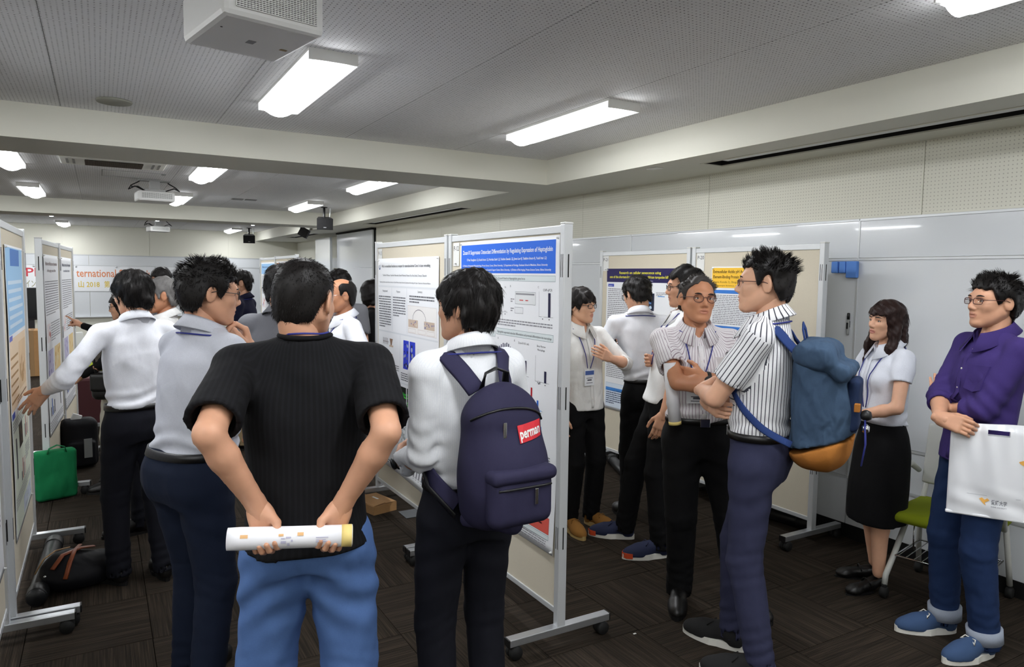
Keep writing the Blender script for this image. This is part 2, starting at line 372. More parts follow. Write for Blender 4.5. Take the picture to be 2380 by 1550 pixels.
# ------------------------------------------------------------------ things on the ceiling
M_pj = mat('projector casing', (222, 222, 220), .45, noise=.02, nscale=5)
M_grill = mat('projector grille', (176, 178, 178), .5)
M_cable = mat('black cable', (15, 15, 17), .5)
def projector(x, y, rz, w, dp, h, z0, label, near=False):
    t = empty('ceiling_projector', (x, y, z0), rz, label, 'projector', 'ceiling projectors')
    MB().box((-w/2, -dp/2, 0), (w/2, dp/2, h), .018).obj('casing', M_pj, t)
    g = MB(); nx, nz = (26, 9) if near else (14, 5)
    x0, x1, z0_, z1_ = -w/2+.04, w/2-.03, .03, h-.02
    for i in range(nx+1):
        xx = x0+(x1-x0)*i/nx; g.box((xx-.0012, -dp/2-.006, z0_), (xx+.0012, -dp/2-.001, z1_))
    for i in range(nz*2+1):
        zz = z0_+(z1_-z0_)*i/nz/2; g.box((x0, -dp/2-.007, zz-.0014), (x1, -dp/2-.001, zz+.0014))
    MB().box((x0, -dp/2-.002, z0_), (x1, -dp/2+.004, z1_)).obj('vent_back', mat('vent dark', (95, 97, 97), .7), t)
    g.obj('grille', M_white, t)
    MB().box((-w*.28, -dp*.25, h), (w*.28, dp*.25, h+.03), .004).box((-.05, -.05, h+.03), (.05, .05, ZC-z0-.008)).box((-w*.42, -.06, ZC-z0-.010), (w*.42, .06, ZC-z0-.001)).obj('bracket', mat('bracket grey', (150, 150, 148), .5, .4), t)
    for s, k in ((-1, 0.), (-1, .03), (1, .02)):
        pts = [(s*w*.3, -.02+k, h+.02), (s*(w*.46+k), -.06, h+.05), (s*(w*.62+k), -.03, h+.045-k), (s*(w*.6), .04, h+.07), (s*w*.42, .05, ZC-z0-.02), (s*w*.36, .03, ZC-z0-.002)]
        MB().tube(pts, .007, 6).obj('cable', M_cable, t)
    MB().lathe([(.03, 0), (.034, .02), (.034, .05)], 16, Matrix.Translation((w*.25, dp/2-.03, h*.5)) @ Matrix.Rotation(-math.pi/2, 4, 'X')).obj('lens', M_blackp, t)
    if near:
        MB().box((-.012, .0, -.0012), (.014, .035, 0)).obj('sticker', mat('grey label print', (128, 128, 130), .6), t)
        MB().box((w/2-.06, .02, -.0012), (w/2-.035, .034, 0)).obj('stain', mat('tape stain', (150, 128, 92), .7), t)
        MB().lathe([(.004, -.001), (.004, .0)], 10, Matrix.Translation((-w/2+.04, -.07, 0))).obj('screw', M_blackp, t)
    return t
projector(.475, 2.61, math.radians(11), .335, .40, .155, 2.45, 'large white projector hanging from the near ceiling, underside showing', True)
projector(.57, 9.12, math.radians(5), .38, .30, .11, 2.45, 'white projector hanging beyond the first beam with dangling cables')
projector(1.02, 15.6, math.radians(12), .36, .30, .10, 2.44, 'farthest small white projector near the back wall')
def ac_unit(x, y, w, d, label):
    t = empty('ceiling_air_conditioner', (x, y, ZC), 0, label, 'air conditioner', 'ceiling air conditioners')
    MB().box((-w/2, -d/2, -.03), (w/2, d/2, 0), .012).obj('panel', mat('AC ivory', (240, 239, 230), .5), t)
    MB().box((-w*.27, -d*.33, -.034), (w*.27, d*.33, -.028)).obj('intake', M_dark, t)
    g = MB()
    for i in range(31):
        xx = -w*.27+w*.54*i/30; g.box((xx-.0016, -d*.33, -.038), (xx+.0016, d*.33, -.034))
    for i in range(11):
        yy = -d*.33+d*.66*i/10; g.box((-w*.27, yy-.0016, -.039), (w*.27, yy+.0016, -.035))
    g.obj('intake_grille', mat('brown-grey grille', (96, 86, 76), .7), t)
    for s in (-1, 1):
        for k in (0, 1): MB().box((s*w*.40+k*.05-.035, -d*.3, -.034), (s*w*.40+k*.05-.015, d*.3, -.028)).obj('louvre', mat('louvre grey', (140, 139, 133), .6), t)
ac_unit(.15, 7.72, .87, .50, 'ceiling air conditioner with dark intake grille beyond the first beam')
ac_unit(-.35, 15.2, 1.1, .50, 'farther ceiling air conditioner past the second beam')
d_ = MB().lathe([(.095, 0), (.1, -.006), (.094, -.014), (.0, -.016)][::-1], 32, Matrix.Translation((.108, 5.02, ZC))).obj('ceiling_speaker_disc', mat('warm grey disc', (146, 145, 134), .8)); tag(d_, 'round flat grey speaker grille in the near ceiling', 'speaker')
tag(MB().box((.05, 8.42, ZC-.004), (.62, 8.43, ZC+.001)).box((.05, 8.94, ZC-.004), (.62, 8.95, ZC+.001)).box((.05, 8.42, ZC-.004), (.06, 8.95, ZC+.001)).box((.60, 8.42, ZC-.012), (.64, 8.48, ZC)).obj('access_hatch', mat('hatch frame grey', (150, 150, 148), .6, .3)), 'square access hatch frame in the ceiling above the middle projector', 'hatch')
def wall_speaker(x, y, rz, s, label, tilt=.25):
    t = empty('loudspeaker', (x, y, 2.36), rz, label, 'speaker', 'black ceiling loudspeakers')
    R = Matrix.Rotation(tilt, 4, 'X'); b = MB(); b.prism([(-.12*s, -.08*s), (.12*s, -.08*s), (.085*s, .08*s), (-.085*s, .08*s)], 0, .17*s, R)
    b.obj('cabinet', M_blackp, t)
    MB().prism([(-.112*s, -.088*s), (.112*s, -.088*s), (.112*s, -.08*s), (-.112*s, -.08*s)], .008*s, .162*s, R).obj('grille', mat('speaker mesh', (24, 24, 25), .8, bump=.5, bscale=900), t)
    MB().prism([(-.02*s, -.0915*s), (.02*s, -.0915*s), (.02*s, -.088*s), (-.02*s, -.088*s)], .03*s, .042*s, R).obj('badge', mat('badge grey', (165, 165, 168), .4), t)
    MB().tube([(0, 0, .12*s), (0, .0, .2*s), (0, .01, ZC-2.36-.01)], .018*s, 8).lathe([(.05*s, 0), (.05*s, .01)], 12, Matrix.Translation((0, .01, ZC-2.37))).obj('bracket', M_blackp, t)
    MB().tube([(.07*s, .03, .1*s), (.09*s, .03, .22*s), (.095*s, .03, ZC-2.37)], .008, 6).obj('cable', M_aluw, t)
wall_speaker(3.03, 11.05, math.radians(-10), 1.0, 'larger black loudspeaker hanging beside the second beam')
wall_speaker(2.99, 17.2, math.radians(-10), 1.05, 'small black loudspeaker hanging near the far wall')
wall_speaker(3.30, 13.6, math.radians(70), 1.0, 'black loudspeaker aimed sideways under the far soffit', .5)

# ------------------------------------------------------------------ text and printed posters
def text_geo(s, size, bold=0., align='LEFT', width=None):
    cu = bpy.data.curves.new('t', 'FONT'); cu.body = s; cu.size = size; cu.resolution_u = 2; cu.align_x = align; cu.offset = bold
    o = bpy.data.objects.new('t', cu); COL.objects.link(o)
    dg = bpy.context.evaluated_depsgraph_get(); e = o.evaluated_get(dg); me = e.to_mesh()
    V = np.array([v.co[:] for v in me.vertices]).reshape(-1, 3); F = [tuple(p.vertices) for p in me.polygons]
    e.to_mesh_clear(); bpy.data.objects.remove(o); bpy.data.curves.remove(cu)
    if width and len(V):
        w = V[:, 0].max()-V[:, 0].min()
        V[:, 0] *= width/w
    return V, F
class Ink:
    """flat print: x to the right, z up, faces the -y side"""
    def __init__(s): s.v = []; s.f = []; s.c = []; s.lv = 0
    def quad(s, x0, z0, x1, z1, c, lv=0):
        b = len(s.v); y = -.0004-.0002*lv; s.v += [(x0, y, z0), (x1, y, z0), (x1, y, z1), (x0, y, z1)]; s.f.append((b, b+1, b+2, b+3)); s.c.append(lin(c))
    def poly(s, pts, c, lv=0):
        b = len(s.v); y = -.0004-.0002*lv; s.v += [(x, y, z) for x, z in pts]; s.f.append(tuple(range(b, b+len(pts)))); s.c.append(lin(c))
    def frame(s, x0, z0, x1, z1, c, t=.0015, lv=1):
        s.quad(x0, z0, x1, z0+t, c, lv); s.quad(x0, z1-t, x1, z1, c, lv); s.quad(x0, z0, x0+t, z1, c, lv); s.quad(x1-t, z0, x1, z1, c, lv)
    def text(s, x, z, st, size, c, lv=2, bold=0., align='LEFT', width=None):
        V, F = text_geo(st, size, bold, align, width); b = len(s.v); y = -.0004-.0002*lv
        s.v += [(x+p[0], y, z+p[1]) for p in V]; s.f += [tuple(b+i for i in f) for f in F]; s.c += [lin(c)]*len(F)
    def para(s, x0, x1, z, n, pitch=.011, h=.0055, c=(146, 146, 152), lv=1):
        for i in range(n):
            x = x0; end = x1 if i < n-1 else x0+(x1-x0)*rnd.uniform(.3, .8)
            while x < end-.006:
                w = min(rnd.uniform(.008, .034), end-x); s.quad(x, z-i*pitch-h, x+w, z-i*pitch, c, lv); x += w+.004
        return z-n*pitch
    def bars(s, x0, z0, w, h, vals, cols, axis=(90, 90, 95), bw=.5):
        s.quad(x0, z0, x0+.0012, z0+h, axis, 1); s.quad(x0, z0, x0+w, z0+.0012, axis, 1); n = len(vals)
        for i, v in enumerate(vals):
            xc = x0+w*(i+.6)/(n+.2); b = w/n*bw/2
            s.quad(xc-b, z0, xc+b, z0+h*v, cols[i % len(cols)], 2)
            s.quad(xc-.004, z0-.012, xc+.004, z0-.007, axis, 1)
    def box(s, x0, z0, x1, z1, fill, edge, t=.0015): s.quad(x0, z0, x1, z1, fill, 0); s.frame(x0, z0, x1, z1, edge, t, 1)
    def blob(s, x0, z0, x1, z1, base, cols, n, lv=1):
        s.quad(x0, z0, x1, z1, base, lv)
        for i in range(n):
            r = rnd.uniform(.08, .22)*min(x1-x0, z1-z0); cx = rnd.uniform(x0+r, x1-r); cz = rnd.uniform(z0+r, z1-r); k = rnd.randint(5, 8); ph = rnd.random()*6
            s.poly([(cx+r*rnd.uniform(.5, 1)*math.cos(ph+6.2832*j/k), cz+r*rnd.uniform(.5, 1)*math.sin(ph+6.2832*j/k)) for j in range(k)], cols[i % len(cols)], lv+1+i % 3)
    def mesh(s, bend=None):
        me = bpy.data.meshes.new('print'); v = [bend(p) if bend else p for p in s.v]; me.from_pydata(v, [], s.f); me.materials.append(M_ink)
        a = me.attributes.new('ink', 'FLOAT_COLOR', 'CORNER'); arr = []
        for f, c in zip(s.f, s.c): arr += [(*c, 1.)]*len(f)
        a.data.foreach_set('color', np.array(arr, np.float32).ravel()); me.update(); return me
def poster(org, rz, w, h, ink, label, curl=.0, pins=True, paper=M_paper, seed=0):
    """org = lower left corner of the sheet as seen by its reader"""
    t = empty('poster', org, rz, label, 'poster', 'research posters pinned to boards')
    r = random.Random(seed); ph = r.random()*6
    def bend(p):
        x, y, z = p; e = max(0, 1-z/(.30*h)); tp = max(0, (z-h*.93)/(h*.07))
        return (x, y-.0035-curl*e*e*(.6+.4*math.cos(3*x/w+ph))-.0015*math.sin(9*z+ph)*(1-tp)-.001, z-.25*curl*e*e)
    nx, nz = 8, 40; V = []; F = []
    for k, off in ((0, 0.), (1, .0008)):
        for j in range(nz+1):
            for i in range(nx+1):
                q = bend((w*i/nx, off, h*j/nz)); V.append(q)
    st = (nx+1)*(nz+1)
    for j in range(nz):
        for i in range(nx):
            a = j*(nx+1)+i; F.append((a, a+1, a+nx+2, a+nx+1)); F.append((st+a, st+a+nx+1, st+a+nx+2, st+a+1))
    for i in range(nx):
        F.append((st+i, st+i+1, i+1, i)); a = nz*(nx+1)+i; F.append((a, a+1, st+a+1, st+a))
    MB().add(V, F, True).obj('sheet', paper, t)
    # print is subdivided only where it must follow the curl: long quads are cut into strips
    cut = Ink(); 
    for f, c in zip(ink.f, ink.c):
        zs = [ink.v[i][2] for i in f]
        if len(f) == 4 and max(zs)-min(zs) > .06:
            xs = [ink.v[i][0] for i in f]; n = int((max(zs)-min(zs))/.04)+1; z0, z1 = min(zs), max(zs); x0, x1 = min(xs), max(xs); y = ink.v[f[0]][1]; m = int((x1-x0)/.15)+1
            for k in range(n):
                for g in range(m):
                    b = len(cut.v); za, zb = z0+(z1-z0)*k/n, z0+(z1-z0)*(k+1)/n; xa, xb = x0+(x1-x0)*g/m, x0+(x1-x0)*(g+1)/m
                    cut.v += [(xa, y, za), (xb, y, za), (xb, y, zb), (xa, y, zb)]; cut.f.append((b, b+1, b+2, b+3)); cut.c.append(c)
        else:
            b = len(cut.v); cut.v += [ink.v[i] for i in f]; cut.f.append(tuple(range(b, b+len(f)))); cut.c.append(c)
    link_mesh('print', cut.mesh(bend), t)
    if pins:
        for px, pz in ((.012, h-.012), (w-.012, h-.012), (w-.012, .012)):
            q = bend((px, 0, pz)); MB().lathe([(.0055, 0), (.0055, .004), (.003, .006), (.0045, .011)], 8, Matrix.Translation((q[0], q[1]+.001, q[2])) @ Matrix.Rotation(math.pi/2, 4, 'X')).obj('push_pin', M_white, t)
    return t
# ------------------------------------------------------------------ poster boards
def board(org, rz, w, label, H=1.885, z0=.145, foot=(True, True), fl=.27, back=True):
    """org = floor point under the reader's left post; panel runs along local x; reader on -y"""
    t = empty('poster_board', (*org, 0), rz, label, 'poster board', 'wheeled poster boards')
    th = .016
    MB().box((.03, -.010, z0+.02), (w-.03, .010, H-.02)).obj('felt_panel', M_fab, t)
    MB().box((.026, -th, H-.034), (w-.026, th, H), .003).obj('top_rail', M_aluw, t)
    MB().box((.026, -th, z0), (w-.026, th, z0+.026), .003).obj('bottom_rail', M_aluw, t)
    for s, x in ((0, .0), (1, w-.036)):
        p = MB().box((x, -.022, .085), (x+.036, .022, H+.004), .004).obj('post', M_aluw, t)
        for zz in (.45, 1.08, 1.66):
            for sx in (0, 1): MB().box((x+.010+.013*sx, -.0228, zz), (x+.013+.013*sx, -.0215, zz+.10)).obj('slot', M_dark, p)
            MB().box((x-.0008 if s == 0 else x+.0355, -.003, zz), (x+.0005 if s == 0 else x+.0368, .003, zz+.10)).obj('slot', M_dark, p)
        MB().box((x-.001, -.023, H+.003), (x+.037, .023, H+.012), .003).obj('post_cap', M_white, p)
        if not foot[s]: continue
        f = MB().box((x-.004, -fl, .062), (x+.040, fl, .096), .003).obj('foot', M_alu, t)
        for sy in (-1, 1):
            MB().box((x-.005, sy*fl-.004, .061), (x+.041, sy*fl+.004, .097), .003).obj('end_cap', M_blackp, f)
            c = MB(); cy = sy*(fl-.035)
            c.lathe([(.029, -.012), (.031, -.006), (.031, .006), (.029, .012)], 16, Matrix.Translation((x+.018-.014, cy, .031)) @ Matrix.Rotation(math.pi/2, 4, 'Y'))
            c.lathe([(.029, -.012), (.031, -.006), (.031, .006), (.029, .012)], 16, Matrix.Translation((x+.018+.014, cy, .031)) @ Matrix.Rotation(math.pi/2, 4, 'Y'))
            c.box((x+.006, cy-.02, .034), (x+.030, cy+.02, .064), .005)
            c.obj('castor', M_rubber, f)
    return t
FX = -math.pi/2; FP = math.pi/2      # faces -x, faces +x
B1X = 1.754; B2X = 3.85; B3X = -.39
board((B1X, 3.728), FX, 1.18, 'beige poster board P-12 with long blue-headed poster in the centre')
board((B1X, 4.985), FX, 1.235, 'beige poster board P-13 behind the man with the navy backpack')
board((B2X, 3.945), FX, 1.125, 'beige poster board P-20 near the right wall', foot=(True, True))
board((B2X, 5.075), FX, 1.11, 'beige poster board P-21 holding the navy-headed poster')
board((B3X-.02, 2.58), FP, 1.19, 'nearest poster board at the left edge of the picture')
board((B3X, 3.80), FP, 1.21, 'left poster board with the pale blue headed poster')
board((-.372, 6.10), FP-.054, 1.17, 'left poster board the person in black points at')
board((-.308, 7.28), FP-.054, 1.17, 'farther left poster board seen almost edge-on')
board((2.08, 10.0), FX, 1.2, 'distant poster board with orange headed poster')
board((2.12, 11.25), FX, 1.2, 'distant poster board with light blue headed poster')
NAVY, RED, BLU, LBL, GRY, PNK = (28, 26, 62), (178, 36, 48), (42, 102, 200), (120, 175, 225), (120, 122, 130), (226, 178, 178)
# P-12
k = Ink(); w, h = .985, 1.43
k.quad(.012, h-.168, w-.03, h-.018, (38, 108, 226)); WT = (240, 246, 255)
k.text(w/2-.01, h-.068, 'Zscan10 Suppresses Osteoclast Differentiation by Regulating Expression of Haptoglobin', .03, WT, 3, .0005, 'CENTER', .90)
k.text(w/2-.01, h-.103, '○Yuta Yanagihara 1,2), Kazuki Inoue 1,2), Noritaka Saeki 1,2), Yuichiro Sawada 1,2), Jiwon Lee 4), Tadahiro Iimura 4), Yuuki Imai 1,2)', .016, WT, 3, .0003, 'CENTER', .80)
k.text(.03, h-.133, '1) Division of Integrative Pathophysiology, Proteo-Science Center, Ehime University,  3) Department of Urology, Graduate School of Medicine, Ehime University', .013, WT, 3, .0002, 'LEFT', .86)
k.text(.03, h-.155, '2) Division of Laboratory Animal Research, Advanced Research Support Center, Ehime University,  4) Division of Bio-Imaging, Proteo-Science Center, Ehime University', .013, WT, 3, .0002, 'LEFT', .89)
EDG, PAL = (120, 140, 145), (222, 231, 232)
k.box(.012, h-.205, .42, h-.178, PAL, EDG); k.box(.425, h-.205, w-.03, h-.178, PAL, EDG)
k.text(.02, h-.196, 'Abstract', .013, (70, 75, 80)); k.text(.435, h-.198, 'Zscan10 bind to Haptoglobin gene locus', .016, (60, 66, 70))
k.para(.012, .41, h-.222, 15, .0168, .0075, (128, 128, 132))
for q, xx in (('A', .44), ('B', .555), ('C', .81)): k.text(xx, h-.235, q, .014, (70, 70, 75))
k.text(.50, h-.24, 'Hp', .012, (80, 80, 85)); k.text(.855, h-.248, 'ChIP-qPCR', .016, (70, 70, 75), width=.075)
k.bars(.44, h-.36, .09, .10, (.05, .07), ((200, 200, 205),))
k.box(.605, h-.315, .79, h-.255, (228, 231, 232), GRY); k.quad(.61, h-.270, .78, h-.262, (150, 150, 155), 2); k.quad(.645, h-.298, .68, h-.293, (206, 90, 90), 2); k.quad(.70, h-.298, .725, h-.293, (206, 90, 90), 2)
k.box(.60, h-.36, .68, h-.33, (232, 234, 236), GRY); k.para(.56, .595, h-.29, 2); k.para(.56, .595, h-.335, 2)
k.bars(.82, h-.365, .12, .115, (.03, .95), ((230, 230, 232), NAVY), bw=.32)
k.para(.43, w-.05, h-.395, 3, .0125, .006)
k.box(.42, h-.475, w-.04, h-.442, PAL, EDG); k.text(.43, h-.465, 'Haptoglobin suppressed osteoclast differentiation and promoted differentiation into macrophage', .016, (66, 72, 78), width=.50)
k.box(.012, h-.49, .41, h-.46, PAL, EDG)
k.text(.435, h-.498, 'A', .014, (80, 80, 85)); k.text(.60, h-.498, 'B', .014, (80, 80, 85)); k.text(.64, h-.505, 'Zscan10 KO cells', .014, (80, 80, 85)); k.text(.81, h-.505, 'Bone Marrow', .013, (80, 80, 85)); k.text(.815, h-.522, 'Macrophage', .013, (80, 80, 85))
for i, v in enumerate((.80, .87, .93, .92, .96, .93, .84)): k.quad(.453+.018*i, h-.64, .461+.018*i, h-.64+.135*v, (40, 40, 75), 2)
k.bars(.625, h-.655, .12, .12, (.2, .62), (NAVY,), bw=.3); k.bars(.80, h-.665, .12, .12, (.05, .45), ((225, 225, 228), NAVY), bw=.3)
def small(x0, z0, vals): k.bars(x0, z0, .17, .105, vals, (NAVY, (95, 100, 110), RED, PNK, BLU, LBL), bw=.5)
for r_, (zz, n1, n2) in enumerate(((.80, (.1, .5, .95, .1, .6, .9), (.3, .5, .95, .05, .45, .04)), (.97, (.2, .3, .2, .6, .5, .95), (.1, .2, .3, .85, .05, .95)))):
    k.text(.53, h-zz+.125, ('Calcr', 'Ctsk')[r_], .014, (80, 80, 85)); k.text(.82, h-zz+.125, ('MafB', 'Spi1')[r_], .014, (80, 80, 85))
    small(.44, h-zz, n1); small(.70, h-zz, n2); small(.03, h-zz, n2[::-1]); small(.22, h-zz, n1[::-1])
k.para(.03, .40, h-.52, 3); 
for zz in (.60, .655): k.bars(.05, h-zz, .3, .045, (.4, .7, .3, .8, .6), (NAVY, GRY), bw=.3)
k.para(.43, w-.05, h-1.00, 3, .012, .006)
k.box(.42, h-1.075, w-.04, h-1.045, PAL, EDG); k.text(.43, h-1.066, 'Zscan10 regulates differentiation into macrophage', .015, (66, 72, 78), width=.46)
k.box(.60, h-1.20, .93, h-1.09, (236, 238, 240), EDG); k.quad(.72, h-1.15, .80, h-1.12, (42, 96, 190), 2); k.para(.62, .90, h-1.165, 2)
for x0 in (.02, .16, .30): k.blob(x0, h-1.18, x0+.12, h-1.07, (224, 214, 224), ((190, 130, 170), (210, 160, 190)), 8)
k.para(.03, .9, h-1.215, 4, .012, .006)
k.box(.02, h-1.35, w-.04, h-1.275, (224, 96, 84), (150, 80, 76)); k.para(.06, w-.10, h-1.29, 3, .018, .008, (90, 34, 34), 3)
k.box(.02, h-1.375, w-.04, h-1.355, PAL, EDG); k.para(.03, w-.06, h-1.383, 4, .011, .005)
poster((B1X-.011, 3.728-.150, .414), FX, w, h, k, 'long white poster P-12 with bright blue title band and bar charts', .02, seed=3)
# P-13
k = Ink(); w, h = 1.06, 1.44; TX = (96, 98, 105)
k.poly([(.035+.018*math.cos(a*.8), h-.06+.020*math.sin(a*.8)) for a in range(8)], (70, 96, 140), 1); k.poly([(.037+.010*math.cos(a*.8), h-.057+.012*math.sin(a*.8)) for a in range(8)], (236, 239, 242), 2)
k.text(.075, h-.062, 'Wnt1 on osteoblasts functions as a receptor for osteoclast-derived Ctnnc1 in bone remodeling', .026, (70, 72, 80), 2, .0003, 'LEFT', .86)
k.text(.10, h-.122, 'Toshihiro Mukoyu,  Kazuhiko Matsuoka, Kiyoshi Matsuda, Masato Ota, Kenji Ikeda, Tomoyo Takeuchi', .018, TX, 2, 0, 'LEFT', .78)
k.text(.04, h-.168, 'Department of Bone and Joint Disease, Laboratory of Clinical Medicine, National Center for Geriatrics and Gerontology, Aichi, Japan   Department of Nutritional Medicine', .013, TX, 2, 0, 'LEFT', .90)
LG = (222, 226, 230)
k.quad(.01, h-.20, w-.01, h-.188, LG); k.quad(.275, h-.50, .283, h-.19, LG); k.quad(.55, h-.50, .558, h-.19, LG)
k.text(.10, h-.232, 'Background', .020, TX); k.text(.37, h-.232, 'Purpose', .020, TX); k.text(.74, h-.225, 'Summary', .020, TX)
k.para(.02, .26, h-.262, 13, .0175, .008, TX); k.para(.30, .53, h-.262, 8, .0175, .008, TX); k.para(.60, 1.0, h-.245, 3, .018, .009, TX)
k.box(.57, h-.49, 1.03, h-.31, (240, 238, 236), (200, 190, 185))
for i in range(9):
    a0, a1 = math.pi*i/9, math.pi*(i+1)/9
    k.poly([(.76+.11*math.cos(a0), h-.40+.07*math.sin(a0)), (.76+.11*math.cos(a1), h-.40+.07*math.sin(a1)), (.76+.106*math.cos(a1), h-.40+.066*math.sin(a1)), (.76+.106*math.cos(a0), h-.40+.066*math.sin(a0))], (110, 105, 115), 2)
k.blob(.58, h-.45, .74, h-.40, (203, 184, 166), ((82, 92, 160), (226, 220, 210), (170, 120, 110)), 8, 2); k.blob(.84, h-.45, 1.0, h-.40, (203, 184, 166), ((82, 92, 160), (60, 70, 150)), 8, 2)
for x0, c in ((.58, (240, 206, 200)), (.74, (226, 222, 206)), (.88, (238, 216, 196))): k.box(x0, h-.485, x0+.12, h-.458, c, (190, 170, 160))
k.quad(.01, h-.515, w-.01, h-.505, LG); k.quad(.425, .02, .433, h-.51, LG)
for r_ in range(2):
    for i in range(4): k.quad(.10+.028*i, h-.60-.105*r_, .108+.028*i, h-.555-.105*r_, (120, 112, 112), 2); k.quad(.10+.028*i, h-.585-.105*r_, .122+.028*i, h-.578-.105*r_, (150, 140, 140), 2)
    k.poly([(.23, h-.555-.105*r_), (.29, h-.555-.105*r_), (.27, h-.60-.105*r_), (.25, h-.60-.105*r_)], ((140, 110, 90), (190, 150, 110))[r_], 2)
    k.quad(.225, h-.612-.105*r_, .30, h-.60-.105*r_, (204, 182, 160), 2)
k.para(.02, .41, h-.73, 4, .0145, .006, TX)
for x0 in (.49, .60): k.blob(x0, h-.735, x0+.095, h-.545, (38, 58, 196), ((20, 22, 60), (150, 160, 190), (16, 18, 50), (88, 96, 140)), 14, 2)
k.bars(.74, h-.73, .12, .15, (.02, .8), (LG, (40, 48, 160)), bw=.25)
k.para(.45, 1.02, h-.765, 4, .0145, .006, TX)
k.quad(.01, h-.84, w-.01, h-.832, LG)
for x0 in (.45, .56): 
    k.quad(x0, h-1.05, x0+.095, h-.86, (14, 22, 16), 1)
    for j in range(6):
        zz = h-.905-.05*(j % 2)-.006*j; k.poly([(x0+.003, zz), (x0+.05, zz+.012*((j % 3)-1)), (x0+.092, zz-.006), (x0+.092, zz+.004), (x0+.05, zz+.012*((j % 3)-1)+.012), (x0+.003, zz+.007)], ((52, 190, 60), (90, 230, 80), (30, 120, 40))[j % 3], 2)
k.bars(.72, h-1.05, .10, .14, (.05, .35), (LG, (60, 70, 175)), bw=.2); k.bars(.85, h-1.05, .10, .14, (.05, .4), (LG, (60, 70, 175)), bw=.2)
for x0 in (.04, .15, .26): 
    for j in range(10): k.quad(x0, h-.875-.016*j, x0+.07, h-.869-.016*j, (150, 152, 158), 1); 
    for j in range(5): k.quad(x0+.055+.012*(j % 2), h-.90-.028*j, x0+.066+.012*(j % 2), h-.888-.028*j, (30, 30, 34), 2)
k.para(.02, .41, h-1.065, 3, .0145, .006, TX)
for x0 in (.45, .56): k.blob(x0, h-1.24, x0+.095, h-1.08, (214, 218, 220), ((150, 158, 160), (236, 238, 240), (176, 182, 186)), 22, 1)
k.bars(.74, h-1.22, .20, .12, (.1, .2, .15, .9), (LG, (70, 120, 200)), bw=.2)
for x0 in (.05, .16, .27): k.bars(x0, h-1.22, .09, .11, (.2, .25, .3, .22), ((70, 70, 76),), bw=.3)
k.para(.02, .41, h-1.235, 3, .0145, .006, TX); k.para(.45, 1.02, h-1.255, 3, .0145, .006, TX)
k.quad(.12, h-1.37, .17, h-1.29, (22, 22, 26), 1); k.quad(.13, h-1.35, .15, h-1.33, (220, 220, 224), 2); k.quad(.13, h-1.315, .155, h-1.305, (200, 200, 204), 2); k.bars(.50, h-1.39, .12, .10, (.8, .1), ((50, 56, 165),), bw=.2); k.bars(.72, h-1.39, .2, .09, (.4, .7, .6, .9), (GRY,), bw=.3)
k.para(.02, .41, .045, 2, .0145, .006, TX)
poster((B1X-.011, 4.985-.055, .335), FX, w, h, k, 'white poster P-13 with plain title and blue and green micrographs', .06, seed=9)
# P-21
k = Ink(); w, h = .86, 1.22
k.quad(0, h-.115, w, h, (38, 30, 84)); k.text(w/2, h-.045, 'Research on cellular senescence using', .030, (232, 224, 60), 2, .0006, 'CENTER', .52); k.text(w/2, h-.080, 'one of the shortest-lived vertebrates: the African turquoise killifish', .030, (232, 224, 60), 2, .0006, 'CENTER', .78)
k.text(w/2, h-.105, 'Shumpei Takeshita,  Takuya Okada,  Eiji Hara', .013, (220, 220, 236), 2, 0, 'CENTER', .34)
k.quad(.02, h-.155, .10, h-.13, (70, 84, 180)); k.text(.03, h-.15, 'Abstract', .014, WT); k.para(.02, .40, h-.17, 20, .0165, .008)
k.blob(.47, h-.34, .62, h-.20, (30, 40, 62), ((90, 130, 190), (60, 90, 140), (200, 220, 240)), 9); k.para(.64, .84, h-.19, 3); k.blob(.80, h-.25, .85, h-.22, (226, 226, 226), ((80, 80, 84),), 4); k.blob(.80, h-.30, .85, h-.27, (226, 226, 226), ((80, 80, 84),), 4); k.quad(.66, h-.225, .74, h-.219, (80, 150, 220), 2)
k.quad(.02, h-.52, .12, h-.495, (70, 84, 180)); k.text(.03, h-.515, 'Results', .014, WT); k.para(.02, .82, h-.54, 9, .016, .007)
for i in range(3): k.quad(.03+.10*i, h-.78, .06+.10*i, h-.72, (36, 36, 44), 1); k.blob(.40+.14*i, h-.80, .52+.14*i, h-.70, (236, 236, 238), ((60, 60, 66), (200, 120, 120)), 5)
k.para(.02, .82, h-.82, 8, .016, .007); k.quad(.02, .16, .30, .19, (70, 140, 220)); k.box(.02, .02, .40, .23, (218, 230, 244), (120, 150, 190)); k.para(.03, .38, .15, 6, .018, .008, (70, 80, 110), 3)
poster((B2X-.011, 5.075-.10, .52), FX, w, h, k, 'white poster P-21 with navy band and yellow killifish title', .0, seed=4)
